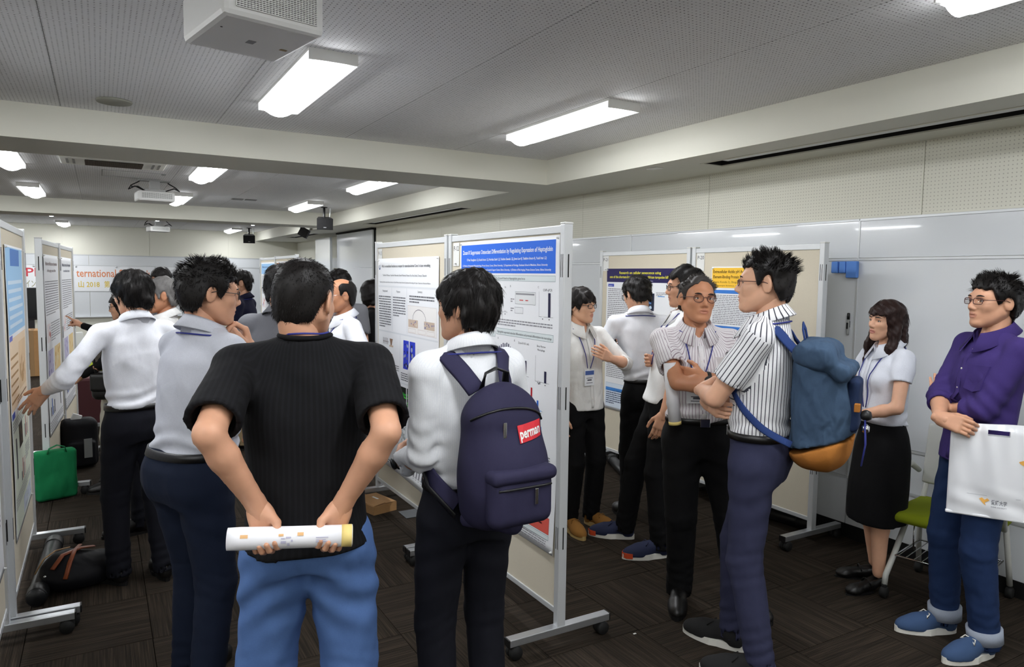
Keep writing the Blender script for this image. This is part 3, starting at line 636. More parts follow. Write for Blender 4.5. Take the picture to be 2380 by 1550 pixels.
# P-20
k = Ink(); w, h = .62, 1.05
k.quad(.005, h-.15, w-.005, h-.008, (246, 196, 62)); DK = (92, 66, 20)
k.text(.015, h-.045, 'Extracellular Acidic pH Activates the Sterol Regulatory', .03, DK, 2, .0006, 'LEFT', .58); k.text(.015, h-.082, 'Element-Binding Protein 2 to Promote Tumor Progression', .03, DK, 2, .0006, 'LEFT', .58)
k.text(.015, h-.115, 'Ayano Kondo 1), Shogo Yamamoto 1), Tatsuya Nakamura', .02, DK, 2, 0, 'LEFT', .56); k.text(.02, h-.138, '1) Isotope Science Center, University of Tokyo', .013, DK, 2, 0, 'LEFT', .50)
HB = (60, 124, 208)
k.quad(.02, h-.19, w-.02, h-.165, HB); k.para(.02, w-.02, h-.20, 17, .0125, .006)
k.quad(.01, h-.45, w-.01, h-.42, HB)
for i, (x0, z0, c) in enumerate(((.02, .50, (120, 190, 232)), (.10, .52, (238, 140, 140)), (.03, .60, (120, 190, 232)), (.16, .60, (238, 140, 140)), (.17, .56, (120, 120, 130)), (.24, .62, (120, 120, 130)), (.34, .55, (80, 96, 190)))): k.quad(x0, h-z0-.012, x0+.07, h-z0, c, 1)
k.quad(.33, h-.70, .365, h-.49, (96, 100, 190), 1); k.para(.02, .14, h-.625, 4); k.para(.17, .31, h-.64, 3); k.para(.40, .60, h-.50, 12, .015, .007)
k.quad(.01, h-.76, .30, h-.73, HB); k.quad(.31, h-.76, w-.01, h-.73, HB)
for x0 in (.04, .20, .36, .5): k.quad(x0, h-.79, x0+.08, h-.775, (150, 200, 238), 1)
k.para(.02, w-.02, h-.82, 13, .016, .007)
poster((B2X-.011, 3.945-.20, .70), FX, w, h, k, 'white poster P-20 with yellow title band and blue headings', .0, seed=5)
# left board poster
k = Ink(); w, h = .86, 1.42
k.quad(.02, h-.43, w-.03, h-.01, (156, 200, 236)); k.quad(.22, h-.10, .66, h-.015, (68, 122, 196), 1)
for i in range(6): k.quad(.08, h-.19-.042*i, w-.10-.03*(i % 3), h-.172-.042*i, (206, 226, 244), 1)
k.quad(.03, h-.80, w-.03, h-.45, (238, 214, 184))
for i in range(6): k.quad(.06, h-.55-.043*i, .40, h-.538-.043*i, (176, 140, 96), 1)
k.blob(.44, h-.74, .80, h-.49, (228, 198, 160), ((196, 158, 112), (214, 178, 138)), 12); k.para(.30, w-.06, h-.77, 2, .014, .007, (150, 110, 80), 2)
k.quad(.03, h-.46, .16, h-.435, (110, 118, 200), 2); k.quad(.03, h-.835, .16, h-.805, (74, 92, 180), 2)
k.quad(.03, .02, w-.02, h-.84, (228, 236, 218))
k.para(.05, w-.06, h-.85, 4, .014, .007)
k.blob(.28, h-1.02, .46, h-.90, (54, 46, 38), ((104, 96, 60), (80, 50, 60)), 7, 1); k.bars(.56, h-1.02, .22, .12, (.6, .9, .5, .7), (NAVY, RED, GRY, PNK)); k.quad(.12, h-1.14, .17, h-.94, (66, 66, 76), 1); k.bars(.32, h-1.20, .22, .12, (.4, .9, .6, .8), (NAVY, RED, GRY, PNK)); k.para(.56, w-.06, h-1.06, 6, .014, .007)
k.para(.05, w-.06, h-1.22, 5, .013, .006); k.blob(.40, .03, w-.04, .12, (206, 214, 226), ((150, 160, 190), (180, 190, 170)), 14)
poster((B3X+.011, 3.80+.22, .36), FP, w, h, k, 'poster with pale blue header and orange block on left board', .0, seed=6)
k = Ink(); k.quad(.02, 1.02, .84, 1.38, (190, 196, 226)); k.para(.04, .82, .98, 40, .02, .009)
poster((B3X-.02+.011, 2.58+.25, .36), FP, .86, 1.40, k, 'pale lilac poster at the very left edge', .0, seed=7)
def plain_poster(org, rz, w, h, title, head, label, seed):
    global k
    k = Ink()
    if head: k.quad(.02, h-.17, w-.02, h-.02, head)
    k.text(w/2, h-.08, title[0], .04, title[1], 2, .0005, 'CENTER', w*.8); k.text(w/2, h-.13, title[2], .03, title[1], 2, .0003, 'CENTER', w*.6)
    k.para(.04, w-.04, h-.20, 14, .019, .008); k.blob(.05, h-.66, .25, h-.52, (236, 226, 226), ((196, 90, 80), (150, 150, 190)), 5); k.para(.28, w-.04, h-.52, 8, .019, .008)
    k.blob(.06, h-.92, w*.42, h-.72, (190, 186, 214), ((120, 110, 170), (216, 212, 230)), 8); k.blob(w*.5, h-.92, w-.06, h-.72, (232, 206, 150), ((206, 160, 90), (240, 224, 190)), 8)
    k.para(.04, w-.04, h-.95, 5, .019, .008); k.bars(.08, h-1.22, .3, .14, (.5, .9, .4, .7), (NAVY, BLU, GRY)); k.quad(w-.2, h-1.22, w-.16, h-1.06, (40, 44, 50), 1); k.para(.04, w-.04, h-1.26, 4, .019, .008)
    poster(org, rz, w, h, k, label, .0, seed=seed)
plain_poster((-.372+.018, 6.10+.12, .42), FP-.054, .92, 1.36, ('Histone modification and rejuvenation', (120, 92, 92), 'of the aging muscle fibre'), None, 'white text-heavy poster touched by the pointing finger', 21)
plain_poster((-.308+.016, 7.28+.08, .42), FP-.054, .92, 1.36, ('Muscle stem cells respond', (56, 62, 92), 'to mechanical strain'), None, 'white poster with dark blue title, last on the left boards', 22)
plain_poster((2.08-.011, 10.0-.1, .46), FX, .98, 1.36, ('Bone formation', (120, 60, 30), 'imaging study'), (242, 150, 56), 'distant poster with orange header', 23)
plain_poster((2.12-.011, 11.25-.1, .46), FX, .98, 1.36, ('Mechanical loading study', (40, 80, 140), 'of skeletal tissue'), (150, 196, 236), 'distant poster with light blue header', 24)
def number_card(org, rz, s, label):
    t = empty('number_card', org, rz, label, 'card', 'board number cards')
    MB().box((0, -.0022, 0), (.075, -.0004, .13)).obj('card', M_white, t)
    q = Ink(); q.text(.0375, .085, s, .038, (40, 40, 46), 10, .0002, 'CENTER', .062); link_mesh('print', q.mesh(), t)
    MB().lathe([(.005, 0), (.005, .004), (.004, .010)], 8, Matrix.Translation((.0375, -.002, .015)) @ Matrix.Rotation(math.pi/2, 4, 'X')).obj('push_pin', M_white, t)
number_card((B1X-.011, 3.728-.050, 1.715), FX, 'P-12', 'white card reading P-12 on the centre board')
number_card((B1X-.011, 4.985-.052, 1.715), FX, 'P-13', 'white card reading P-13 at the left board corner')
number_card((B2X-.011, 3.945-.045, 1.72), FX, 'P-20', 'white card reading P-20')
number_card((B2X-.011, 5.075-.040, 1.72), FX, 'P-21', 'white card reading P-21')
# banner on the far wall
bn = empty('banner', (-1.55, YB-.022, 1.20), 0, 'white symposium banner with orange and gold lettering on the far wall', 'banner')
MB().box((0, -.003, 0), (4.2, .0, .58)).obj('sheet', M_paper, bn)
q = Ink(); q.v = []; OR = (222, 138, 96); GD = (222, 196, 84)
for a_ in ((.13, .33, 'Pl', .27, (206, 74, 84), 14, .003, 'LEFT', .20), (1.10, .33, 'ternational Symposiums', .25, OR, 14, .003, 'LEFT', 1.75), (.13, .10, 'イン in 松', .18, (160, 160, 128), 14, .002, 'LEFT', .42), (1.12, .10, '山 2018', .16, GD, 14, .003, 'LEFT', .42), (1.64, .10, '第 16 回', .16, GD, 14, .003, 'LEFT', .42)):
    q = Ink(); q.text(*a_); link_mesh('lettering', q.mesh(), bn)

for x in (.3, 1.1, 1.9, 2.7, 3.5): MB().lathe([(.02, 0), (.02, .012)], 10, Matrix.Translation((x, -.003, .56)) @ Matrix.Rotation(math.pi/2, 4, 'X')).obj('magnet', M_aluw, bn)

# ------------------------------------------------------------------ implicit-surface modelling for bodies and clothes
def smin(a, b, k):
    h = np.clip(.5+.5*(b-a)/k, 0, 1); return b*(1-h)+a*h-k*h*(1-h)
A3 = lambda *v: np.array(v, float)
def nrm(v): v = np.asarray(v, float); return v/max(1e-9, np.linalg.norm(v))
class Field:
    def __init__(s): s.p = []; s.disp = None
    def add(s, fn, lo, hi, k=.02, op='u'): s.p.append((fn, np.asarray(lo, float)-.09, np.asarray(hi, float)+.09, k, op)); return s
    def cone(s, a, b, ra, rb, k=.02, op='u', end=False):
        a, b = np.asarray(a, float), np.asarray(b, float); ab = b-a; L2 = ab@ab; r = max(ra, rb); L = math.sqrt(L2)
        def fn(P):
            t = np.clip((P-a)@ab/L2, 0, 1); d = np.linalg.norm(P-a-t[:, None]*ab, axis=1)-(ra+(rb-ra)*t)
            return np.maximum(d, ((P-b)@ab)/L) if end else d
        return s.add(fn, np.minimum(a, b)-r, np.maximum(a, b)+r, k, op)
    def path(s, pts, rs, k=.02, op='u'):
        for i in range(len(pts)-1): s.cone(pts[i], pts[i+1], rs[i], rs[i+1], k, op)
        return s
    def ell(s, c, r, k=.02, op='u', R=None):
        c, r = np.asarray(c, float), np.asarray(r, float); m = r.max()
        def fn(P):
            q = P-c
            if R is not None: q = q@R
            n = np.linalg.norm(q/r, axis=1); g = np.linalg.norm(q/(r*r), axis=1); return n*(n-1)/np.maximum(g, 1e-6)
        return s.add(fn, c-m, c+m, k, op)
    def rbox(s, c, half, rad, k=.01, op='u', R=None):
        c, hf = np.asarray(c, float), np.asarray(half, float)-rad; m = np.linalg.norm(half)
        def fn(P):
            q = P-c
            if R is not None: q = q@R
            q = np.abs(q)-hf; return np.linalg.norm(np.maximum(q, 0), axis=1)+np.minimum(q.max(axis=1), 0)-rad
        return s.add(fn, c-m, c+m, k, op)
    def stack(s, rows, k=.02, lean=(0, 0, .9), ex=2.2, op='u'):
        """rows of (z, rx, ry, cx, cy): an upright body of oval sections"""
        rows = np.array(rows, float); zz = np.linspace(rows[0, 0], rows[-1, 0], 160); T = []
        for j in range(1, 5):
            y = np.interp(zz, rows[:, 0], rows[:, j]); ker = np.ones(9)/9
            for _ in range(2): y = np.convolve(np.pad(y, 4, 'edge'), ker, 'valid')
            T.append(y)
        z0, z1 = zz[0], zz[-1]
        def fn(P):
            z = P[:, 2]; rx, ry, cx, cy = (np.interp(z, zz, t) for t in T); l = np.maximum(0, z-lean[2])
            x = P[:, 0]-cx-lean[0]*l; y = P[:, 1]-cy-lean[1]*l
            q = (np.abs(x/rx)**ex+np.abs(y/ry)**ex)**(1/ex); q = np.maximum(q, 1e-3); d = np.hypot(x, y)
            d = np.where(q > .25, d*(1-1/q), -np.minimum(rx, ry)*.75)
            return np.maximum(d, np.maximum(z0-z, z-z1))
        m = rows[:, 1:3].max()+abs(lean[0])+abs(lean[1])+np.abs(rows[:, 3:]).max()
        return s.add(fn, (-m, -m, z0), (m, m, z1), k, op)
    def cut(s, p, n):
        """remove everything on the +n side of the plane through p"""
        p, n = np.asarray(p, float), nrm(n); return s.add(lambda P: (P-p)@n, (-9,)*3, (9,)*3, 0, 'i')
    def __call__(s, P, raw=False):
        d = np.full(len(P), .5); late = []
        def apply(q, d):
            fn, lo, hi, k, op = q; m = np.all((P > lo) & (P < hi), axis=1)
            if not m.any(): return
            v = fn(P[m]); e = d[m]
            if op == 'u': e = smin(e, v, k) if k > 0 else np.minimum(e, v)
            elif op == 's': e = -smin(-e, v, k) if k > 0 else np.maximum(e, -v)
            else: e = np.maximum(e, v)
            d[m] = e
        for q in s.p:
            if q[4] == 's' and q[3] == 0: late.append(q)      # openings are cut after the folds
            else: apply(q, d)
        if s.disp is not None and not raw:
            m = np.abs(d) < .04
            if m.any(): d[m] -= s.disp(P[m])
        for q in late: apply(q, d)
        return d
    def bounds(s):
        lo = np.min([q[1] for q in s.p if q[4] == 'u'], axis=0)+.06; hi = np.max([q[2] for q in s.p if q[4] == 'u'], axis=0)-.06; return lo, hi
def surface(f, h, lo=None, hi=None):
    if lo is None: lo, hi = f.bounds()
    lo, hi = np.asarray(lo, float), np.asarray(hi, float); B = 4; nc = np.ceil((hi-lo)/(B*h)).astype(int)+1
    ax = [lo[i]+(np.arange(nc[i])+.5)*B*h for i in range(3)]
    G = np.stack(np.meshgrid(*ax, indexing='ij'), -1).reshape(-1, 3); dc = f(G, True).reshape(nc)
    act = np.abs(dc) < B*h*.87*1.25+.014
    full = np.where(dc < 0, -1., 1.).astype(np.float32)
    for a in range(3): full = np.repeat(full, B, axis=a); 
    mk = act
    for a in range(3): mk = np.repeat(mk, B, axis=a)
    I = np.argwhere(mk); full[mk] = f(lo+(I+.5)*h)
    full[0], full[-1] = 1, 1; full[:, 0], full[:, -1] = 1, 1; full[:, :, 0], full[:, :, -1] = 1, 1
    s = full < 0; sh = tuple(n-1 for n in s.shape); cnt = np.zeros(sh, np.int8)
    for i in (0, 1):
        for j in (0, 1):
            for k in (0, 1): cnt += s[i:i+sh[0], j:j+sh[1], k:k+sh[2]]
    ac = (cnt > 0) & (cnt < 8); idx = np.full(sh, -1, np.int32); C = np.argwhere(ac); idx[ac] = np.arange(len(C))
    V = np.zeros((len(C), 3)); N = np.zeros(len(C))
    cr = [(i, j, k) for i in (0, 1) for j in (0, 1) for k in (0, 1)]
    val = {c: full[C[:, 0]+c[0], C[:, 1]+c[1], C[:, 2]+c[2]] for c in cr}
    for a in cr:
        for axx in range(3):
            if a[axx]: continue
            b = list(a); b[axx] = 1; b = tuple(b); fa, fb = val[a], val[b]; m = (fa < 0) != (fb < 0)
            t = np.clip(fa[m]/(fa[m]-fb[m]), 0, 1); p = np.tile(np.array(a, float), (m.sum(), 1)); p[:, axx] += t; V[m] += p; N[m] += 1
    V = lo+h*(.5+C+V/N[:, None]); Q = []
    for axx in range(3):
        u, v = (axx+1) % 3, (axx+2) % 3; sl0 = [slice(None)]*3; sl1 = [slice(None)]*3; sl0[axx] = slice(0, -1); sl1[axx] = slice(1, None)
        m = s[tuple(sl0)] != s[tuple(sl1)]; J = np.argwhere(m)
        J = J[(J[:, u] > 0) & (J[:, v] > 0) & (J[:, u] < sh[u]) & (J[:, v] < sh[v])]
        eu = np.eye(3, dtype=int)[u]; ev = np.eye(3, dtype=int)[v]; g = lambda K: idx[K[:, 0], K[:, 1], K[:, 2]]
        q = np.stack([g(J), g(J-eu), g(J-eu-ev), g(J-ev)], 1); ins = s[J[:, 0], J[:, 1], J[:, 2]]
        q[~ins] = q[~ins][:, ::-1]; Q.append(q)
    Q = np.concatenate(Q); return V, Q[(Q >= 0).all(axis=1)]
def grad(f, P, e=.002):
    g = np.zeros_like(P)
    for i in range(3):
        d = np.zeros(3); d[i] = e; g[:, i] = (f(P+d, True)-f(P-d, True))/(2*e)
    return g/np.maximum(1e-6, np.linalg.norm(g, axis=1))[:, None]
def onto(f, pts, off=.004, it=6):
    P = np.array(pts, float)
    for _ in range(it):
        d = f(P, True); g = grad(f, P); step = np.where(np.abs(d) < .45, d-off, 0); P = P-g*step[:, None]*.9
    return P
def wrinkle(seed, amp=.004, freq=16., waist=None, elbows=(), zl=None):
    r = np.random.default_rng(seed); K = r.normal(size=(6, 3)); K = K/np.linalg.norm(K, axis=1)[:, None]*np.array([.5, .7, 1., 1.3, 1.7, 2.2])[:, None]*freq
    K[:, 2] *= .55; ph = r.random(6)*6.28; W = r.normal(size=(6, 3))*freq*.4
    def fn(P):
        d = np.zeros(len(P))
        if zl:
            s_ = P[:, 2]+.55*np.abs(P[:, 0]); d += zl*np.exp(-((P[:, 2]-.74)/.11)**2)*np.sin(s_*62+1.8*np.sin(P[:, 0]*16+ph[2])+1.2*np.sin(P[:, 1]*13)); d += zl*np.exp(-((P[:, 2]-.22)/.14)**2)*np.sin(P[:, 2]*48+P[:, 0]*26+3.2*np.sin(P[:, 0]*13+P[:, 2]*9+ph[3])+2.6*np.sin(P[:, 1]*17+P[:, 2]*11+ph[4]))*(.55+.45*np.sin(P[:, 0]*21+P[:, 1]*24+ph[5]))
        for i in range(6):
            q = np.sin(P@K[i]+ph[i]+1.1*np.sin(P@W[i]+ph[i]*2)); d += amp*(.9-.1*i)*(1-2*np.abs(q)**.8)*.45
        if waist: d += waist[1]*np.exp(-((P[:, 2]-waist[0])/.055)**2)*np.sin(P[:, 2]*95+2.5*np.sin(P[:, 0]*14+ph[0])+2*np.sin(P[:, 1]*11))
        for c, ax, a in elbows:
            q = P-c; t = q@ax; g = np.exp(-(np.linalg.norm(q, axis=1)/.11)**2); d += a*g*np.sin(t*130+2.2*np.sin(q[:, 0]*20+ph[1])+1.5*np.sin(q[:, 1]*17))
        return d
    return fn

# ------------------------------------------------------------------ heads, hair, hands (built once per kind in their own frame)
def head_field(kind):
    f = Field(); w = {'m': 1., 'r': 1.06, 'w': .95, 'o': 1.03}[kind]; jaw = {'m': 1., 'r': 1.12, 'w': .86, 'o': 1.08}[kind]
    f.ell((0, -.014, .030), (.075*w, .092, .082), .02)
    f.ell((0, .022, -.024), (.059*w, .066, .076), .03); f.ell((0, .030, -.060), (.046*w*jaw, .050, .056), .03)
    for s in (-1, 1):
        f.cone((s*.049*w*jaw, -.010, -.046), (s*.016*jaw, .060, -.100), .021, .017, .025)
        f.ell((s*.037*w, .054, -.024), (.021, .022, .018), .025)
    f.ell((0, .069, -.101), (.020*jaw, .018, .016), .018)
    f.cone((-.034*w, .072, .016), (.034*w, .072, .016), .015, .015, .02)
    for s in (-1, 1): f.ell((s*.032, .096, -.004), (.019, .016, .012), .014, 's')
    f.cone((0, .080, .006), (0, .100, -.031), .0075, .0115, .012); 
    for s in (-1, 1): f.ell((s*.0115, .091, -.038), (.0085, .011, .0075), .008)
    f.ell((0, .072, -.066), (.026, .018, .020), .015); f.ell((0, .083, -.061), (.020, .011, .0060), .006); f.ell((0, .081, -.0725), (.018, .011, .0068), .006)
    f.ell((0, .096, -.0668), (.024, .010, .0018), .003, 's')
    f.cone((0, -.028, -.05), (0, -.034, -.092), .049*w, .044*w, .025)
    for s in (-1, 1):
        R = np.array(Matrix.Rotation(s*.35, 3, 'Z') @ Matrix.Rotation(-.15, 3, 'X'))
        f.ell((s*.079*w, -.014, -.006), (.008, .021, .034), .008, 'u', R); f.ell((s*.087*w, -.008, -.002), (.006, .012, .019), .004, 's', R)
    return f
HEADS = {}
def get_head(kind, h):
    if (kind, h) not in HEADS:
        f = head_field(kind); V, Q = surface(f, h, (-.1, -.12, -.155), (.1, .125, .125)); HEADS[(kind, h)] = (f, V, Q)
    return HEADS[(kind, h)]
def hand_field(curl, thumb=(.5, .3), spread=1.):
    """wrist at origin, fingers along +z, palm looks +y, thumb on +x"""
    f = Field(); xs = (.029, .0095, -.0095, -.027); ln = ((.040, .025, .021), (.044, .028, .022), (.041, .026, .021), (.033, .020, .019))
    f.cone((0, 0, -.015), (0, 0, .015), .021, .024, .01)
    for i in range(4): f.cone((xs[i]*.55, 0, .008), (xs[i], -.001, .085), .0155, .0118, .012)
    f.ell((.014, .010, .035), (.016, .013, .030), .012); f.ell((-.018, .008, .03), (.012, .011, .03), .012)
    for i in range(4):
        p = A3(xs[i], 0, .086); a = 0; sp = (xs[i]*1.6)*spread; c = curl[i]
        for j in range(3):
            a += c[j]; d = nrm((sp*(1-min(1, a)), math.sin(a), math.cos(a))); q = p+d*ln[i][j]; r0 = (.0095, .0085, .0078)[j]-(.0012 if i == 3 else 0); f.cone(p, q, r0, r0-.0008, .0035); p = q
    t0 = A3(.020, .006, .022); o, b = thumb
    d1 = nrm((.75*(1-o*.5), .15+.75*o, .65)); t1 = t0+d1*.042; d2 = nrm((.35-.75*b, .15+.7*o, .85)); t2 = t1+d2*.031; d3 = nrm((.2-1.1*b, .1+.6*o, .85)); t3 = t2+d3*.025
    f.cone(t0, t1, .0165, .0115, .012); f.cone(t1, t2, .0108, .0095, .004); f.cone(t2, t3, .0094, .0080, .004)
    return f
HANDS = {}
POSES = {'relax': (((.25, .45, .3), (.3, .5, .3), (.35, .55, .3), (.4, .55, .35)), (.35, .1)),
         'grip': (((.8, 1.0, .5), (.85, 1.05, .5), (.85, 1.05, .5), (.85, 1.0, .5)), (.75, .35)),
         'fist': (((1.1, 1.4, .9), (1.15, 1.45, .9), (1.15, 1.45, .9), (1.15, 1.4, .9)), (.8, .6)),
         'flat': (((.1, .15, .1), (.08, .15, .1), (.1, .15, .1), (.15, .2, .1)), (.2, .05)),
         'point': (((.05, .1, .1), (1.1, 1.3, .8), (1.15, 1.35, .8), (1.15, 1.3, .8)), (.8, .5)),
         'chin': (((.75, 1.15, .5), (.8, 1.2, .6), (.85, 1.2, .6), (.85, 1.1, .6)), (.35, .1)),
         'splay': (((.05, .2, .2), (.1, .3, .2), (.15, .35, .2), (.2, .4, .2)), (.15, -.1)),
         'tube': (((.85, 1.0, .7), (.85, 1.05, .75), (.85, 1.05, .75), (.85, 1.0, .7)), (.62, .55)),
         'wrap': (((.55, .7, .35), (.6, .75, .35), (.6, .75, .35), (.6, .75, .35)), (.6, .2))}
def get_hand(pose, h):
    if (pose, h) not in HANDS:
        c, th = POSES[pose]; f = hand_field(c, th, 2.2 if pose == 'splay' else 1.); HANDS[(pose, h)] = surface(f, h, (-.055, -.03, -.035), (.085, .12, .20))
    return HANDS[(pose, h)]
HAIR = {  # lower hairline as (y, z), thickness, strand length, lift off the scalp, strands
    'short':  dict(g=[(-.12, -.075), (-.075, -.075), (-.05, -.05), (-.038, -.005), (-.02, .022), (.0, .022), (.012, -.015), (.022, -.020), (.034, .018), (.05, .050), (.11, .058)], t=.014, ln=.030, lift=.30, n=2600),
    'messy':   dict(g=[(-.12, -.082), (-.075, -.080), (-.05, -.055), (-.038, -.01), (-.02, .012), (.0, .012), (.012, -.022), (.024, -.022), (.036, .018), (.05, .048), (.11, .056)], t=.017, ln=.028, lift=.55, n=4200, up=.25, side=.6),
    'spiky':  dict(g=[(-.12, -.070), (-.075, -.065), (-.05, -.040), (-.038, .0), (-.02, .026), (.0, .026), (.012, -.005), (.022, -.01), (.034, .030), (.05, .058), (.11, .066)], t=.014, ln=.030, lift=1.0, n=3800, up=.6, side=.22),
    'crew':   dict(g=[(-.12, -.070), (-.075, -.065), (-.05, -.040), (-.038, .0), (-.02, .026), (.0, .026), (.012, -.005), (.022, -.01), (.034, .034), (.05, .066), (.11, .080)], t=.009, ln=.016, lift=.8, n=4500, up=.25, side=.5),
    'tousled': dict(g=[(-.12, -.080), (-.075, -.078), (-.05, -.055), (-.038, -.008), (-.02, .018), (.0, .018), (.012, -.015), (.024, -.018), (.036, .020), (.05, .050), (.11, .058)], t=.013, ln=.034, lift=.42, n=3800, up=.25, side=.35),
    'mop':    dict(g=[(-.12, -.098), (-.075, -.100), (-.05, -.080), (-.038, -.055), (-.02, -.012), (.0, -.008), (.012, -.040), (.026, -.038), (.040, -.012), (.05, .016), (.11, .026)], t=.017, ln=.045, lift=.12, n=3200),
    'buzz':   dict(g=[(-.12, -.078), (-.075, -.076), (-.05, -.055), (-.038, -.015), (-.02, .018), (.0, .018), (.012, -.012), (.022, -.015), (.034, .024), (.05, .052), (.11, .060)], t=.004, ln=.009, lift=1.6, n=5200),
    'bald':   dict(g=[(-.12, -.075), (-.075, -.075), (-.05, -.05), (-.038, -.005), (-.02, .022), (.0, .022), (.012, -.010), (.020, -.005), (.028, .03), (.040, .10), (.11, .14)], t=.008, ln=.018, lift=.4, n=700),
    'bob':    dict(g=[(-.12, -.13), (-.075, -.14), (-.05, -.14), (-.02, -.135), (.0, -.125), (.02, -.10), (.036, -.05), (.045, .0), (.055, .035), (.11, .042)], t=.020, ln=.04, lift=.06, n=1800),
    'long':   dict(g=[(-.12, -.16), (-.075, -.16), (-.05, -.16), (-.02, -.15), (.0, -.13), (.02, -.10), (.036, -.06), (.046, .0), (.056, .034), (.11, .036)], t=.016, ln=.06, lift=.0, n=3000)}
def make_hair(style, headf, h, seed, dens=1.):
    st = HAIR[style]; t = st['t']; f = Field(); r = np.random.default_rng(seed)
    f.ell((0, -.016, .030), (.075+t, .092+t, .082+t*1.1), .02)
    f.ell((0, -.035, -.03), (.064+t, .062+t, .075), .03)
    if style in ('mop', 'long', 'bob'): f.ell((0, .045, .035), (.062+t*.6, .036+t*.6, .045), .02)
    if style == 'long':
        for s in (-1, 1): f.path([(s*.066, -.015, .02), (s*.078, -.008, -.07), (s*.080, .012, -.16), (s*.076, .040, -.29)], [.026, .028, .031, .014], .025)
        f.path([(0, -.085, .0), (0, -.095, -.10), (0, -.09, -.18)], [.05, .055, .04], .03); f.ell((0, -.075, -.10), (.085, .035, .11), .03)
    if style == 'bob':
        for s in (-1, 1): f.path([(s*.07, -.02, .0), (s*.075, -.01, -.09)], [.03, .028], .02)
        f.ell((0, -.07, -.06), (.08, .045, .075), .03)
    g = np.array(st['g'])
    def below(P):
        gz = np.interp(P[:, 1], g[:, 0], g[:, 1])+.004*np.sin(P[:, 0]*210)+.003*np.sin(P[:, 0]*97+P[:, 1]*120)
        if style == 'long':
            gz = np.where((np.abs(P[:, 0]) > .058) & (P[:, 1] < .052), -.40, gz); gz = np.where(P[:, 1] < -.02, -.40, gz)
        if style == 'bald': gz = np.where((np.abs(P[:, 0]) < .060) & (P[:, 1] > -.045-.25*(P[:, 2]-.09)) & (P[:, 2] > .03), .3, gz)
        return (gz-P[:, 2])*.6
    f.add(below, (-9,)*3, (9,)*3, 0, 'i')
    K = r.normal(size=(5, 3))*70; ph = r.random(5)*6
    a_ = .0008 if style in ('buzz', 'bald') else .0012 if style in ('long', 'bob') else .0022
    f.disp = lambda P: a_*sum(np.sin(P@K[i]*A3(1, 1, .45)[0]+ph[i]) for i in range(5))
    V, Q = surface(f, h, (-.13, -.17, -.32 if style == 'long' else -.17), (.13, .13, .15))
    # strands
    n = int(st['n']*dens); C = V[Q].mean(axis=1); fi = r.choice(len(C), n); P = C[fi]+r.normal(size=(n, 3))*h*.4
    nn = grad(f, P); ok = (headf(P) > -.004); P, nn = P[ok], nn[ok]; 
    if style == 'crew': kp = P[:, 1] < .03; P, nn = P[kp], nn[kp]
    n = len(P)
    crown = A3(0, -.05, .115); flow = P-crown; flow[:, 2] -= .05; flow[:, 1] += .02*(P[:, 2] > .06)
    flow -= nn*(flow*nn).sum(1)[:, None]; flow /= np.maximum(1e-6, np.linalg.norm(flow, axis=1))[:, None]
    if 'up' in st: flow[(P[:, 1] > .035) & (P[:, 2] > .04)] *= -.9
    lift = st['lift']*(.55+.9*r.random(n)); lift *= np.where(P[:, 2] > .03, 1., .45)
    d = flow*(.45 if 'up' in st else 1.)+nn*lift[:, None]+A3(0, 0, st.get('up', 0))*(P[:, 2] > .03)[:, None]+r.normal(size=(n, 3))*(.06 if style in ('long', 'bob') else .14); d /= np.linalg.norm(d, axis=1)[:, None]
    L = st['ln']*(.5+.8*r.random(n))*np.where(P[:, 2] > .045, 1., st.get('side', .7)); rad = .0008+.0007*r.random(n)
    if style == 'buzz': rad = .0007+.0004*r.random(n)
    L = L*np.where((P[:, 1] > .04) & (P[:, 2] < .085), .45, 1.) if style in ('long', 'bob', 'mop', 'short') else L
    gi = r.choice(n, max(8, n//16)); near = gi[np.argmin(((P[:, None, :]-P[gi][None])**2).sum(-1), axis=1)]; cl = (.0 if style in ('buzz', 'bald') else .7)
    seg = 3 if style != 'buzz' else 1; rings = []
    x = np.cross(d, A3(.3, .5, .8)); x /= np.maximum(1e-6, np.linalg.norm(x, axis=1))[:, None]; y = np.cross(d, x)
    for j in range(seg+1):
        s_ = j/seg; ctr = P-nn*.003+d*(L*s_)[:, None]+A3(0, 0, -.35)*(L*s_*s_)[:, None]*(.15 if 'up' in st else 1.); rr = rad*(1-.92*s_); ctr = ctr+cl*s_*(ctr[near]-ctr)*.75
        rings.append(np.stack([ctr+(x*math.cos(2.094*a)+y*math.sin(2.094*a))*rr[:, None] for a in range(3)], 1))
    SV = np.stack(rings, 1).reshape(-1, 3); base = np.arange(n)[:, None]*3*(seg+1); SQ = []
    for j in range(seg):
        for a in range(3): SQ.append(np.concatenate([base+j*3+a, base+j*3+(a+1) % 3, base+(j+1)*3+(a+1) % 3, base+(j+1)*3+a], 1))
    return np.concatenate([V, SV]), np.concatenate([Q]+[q+len(V) for q in SQ])
def rot_hpr(yaw, pitch, roll):
    """yaw to the right, pitch up, roll to the right shoulder, in degrees"""
    return np.array(Matrix.Rotation(-math.radians(yaw), 3, 'Z') @ Matrix.Rotation(math.radians(pitch), 3, 'X') @ Matrix.Rotation(math.radians(roll), 3, 'Y'))
def ik(a, c, l1, l2, pole):
    a, c, pole = np.asarray(a, float), np.asarray(c, float), np.asarray(pole, float); d = c-a; L = np.linalg.norm(d)
    if L > (l1+l2)*.999: c = a+d/L*(l1+l2)*.999; d = c-a; L = np.linalg.norm(d)
    u = d/L; x = (l1*l1-l2*l2+L*L)/(2*L); hgt = math.sqrt(max(0, l1*l1-x*x)); p = pole-u*(pole@u); return a+u*x+nrm(p)*hgt, c

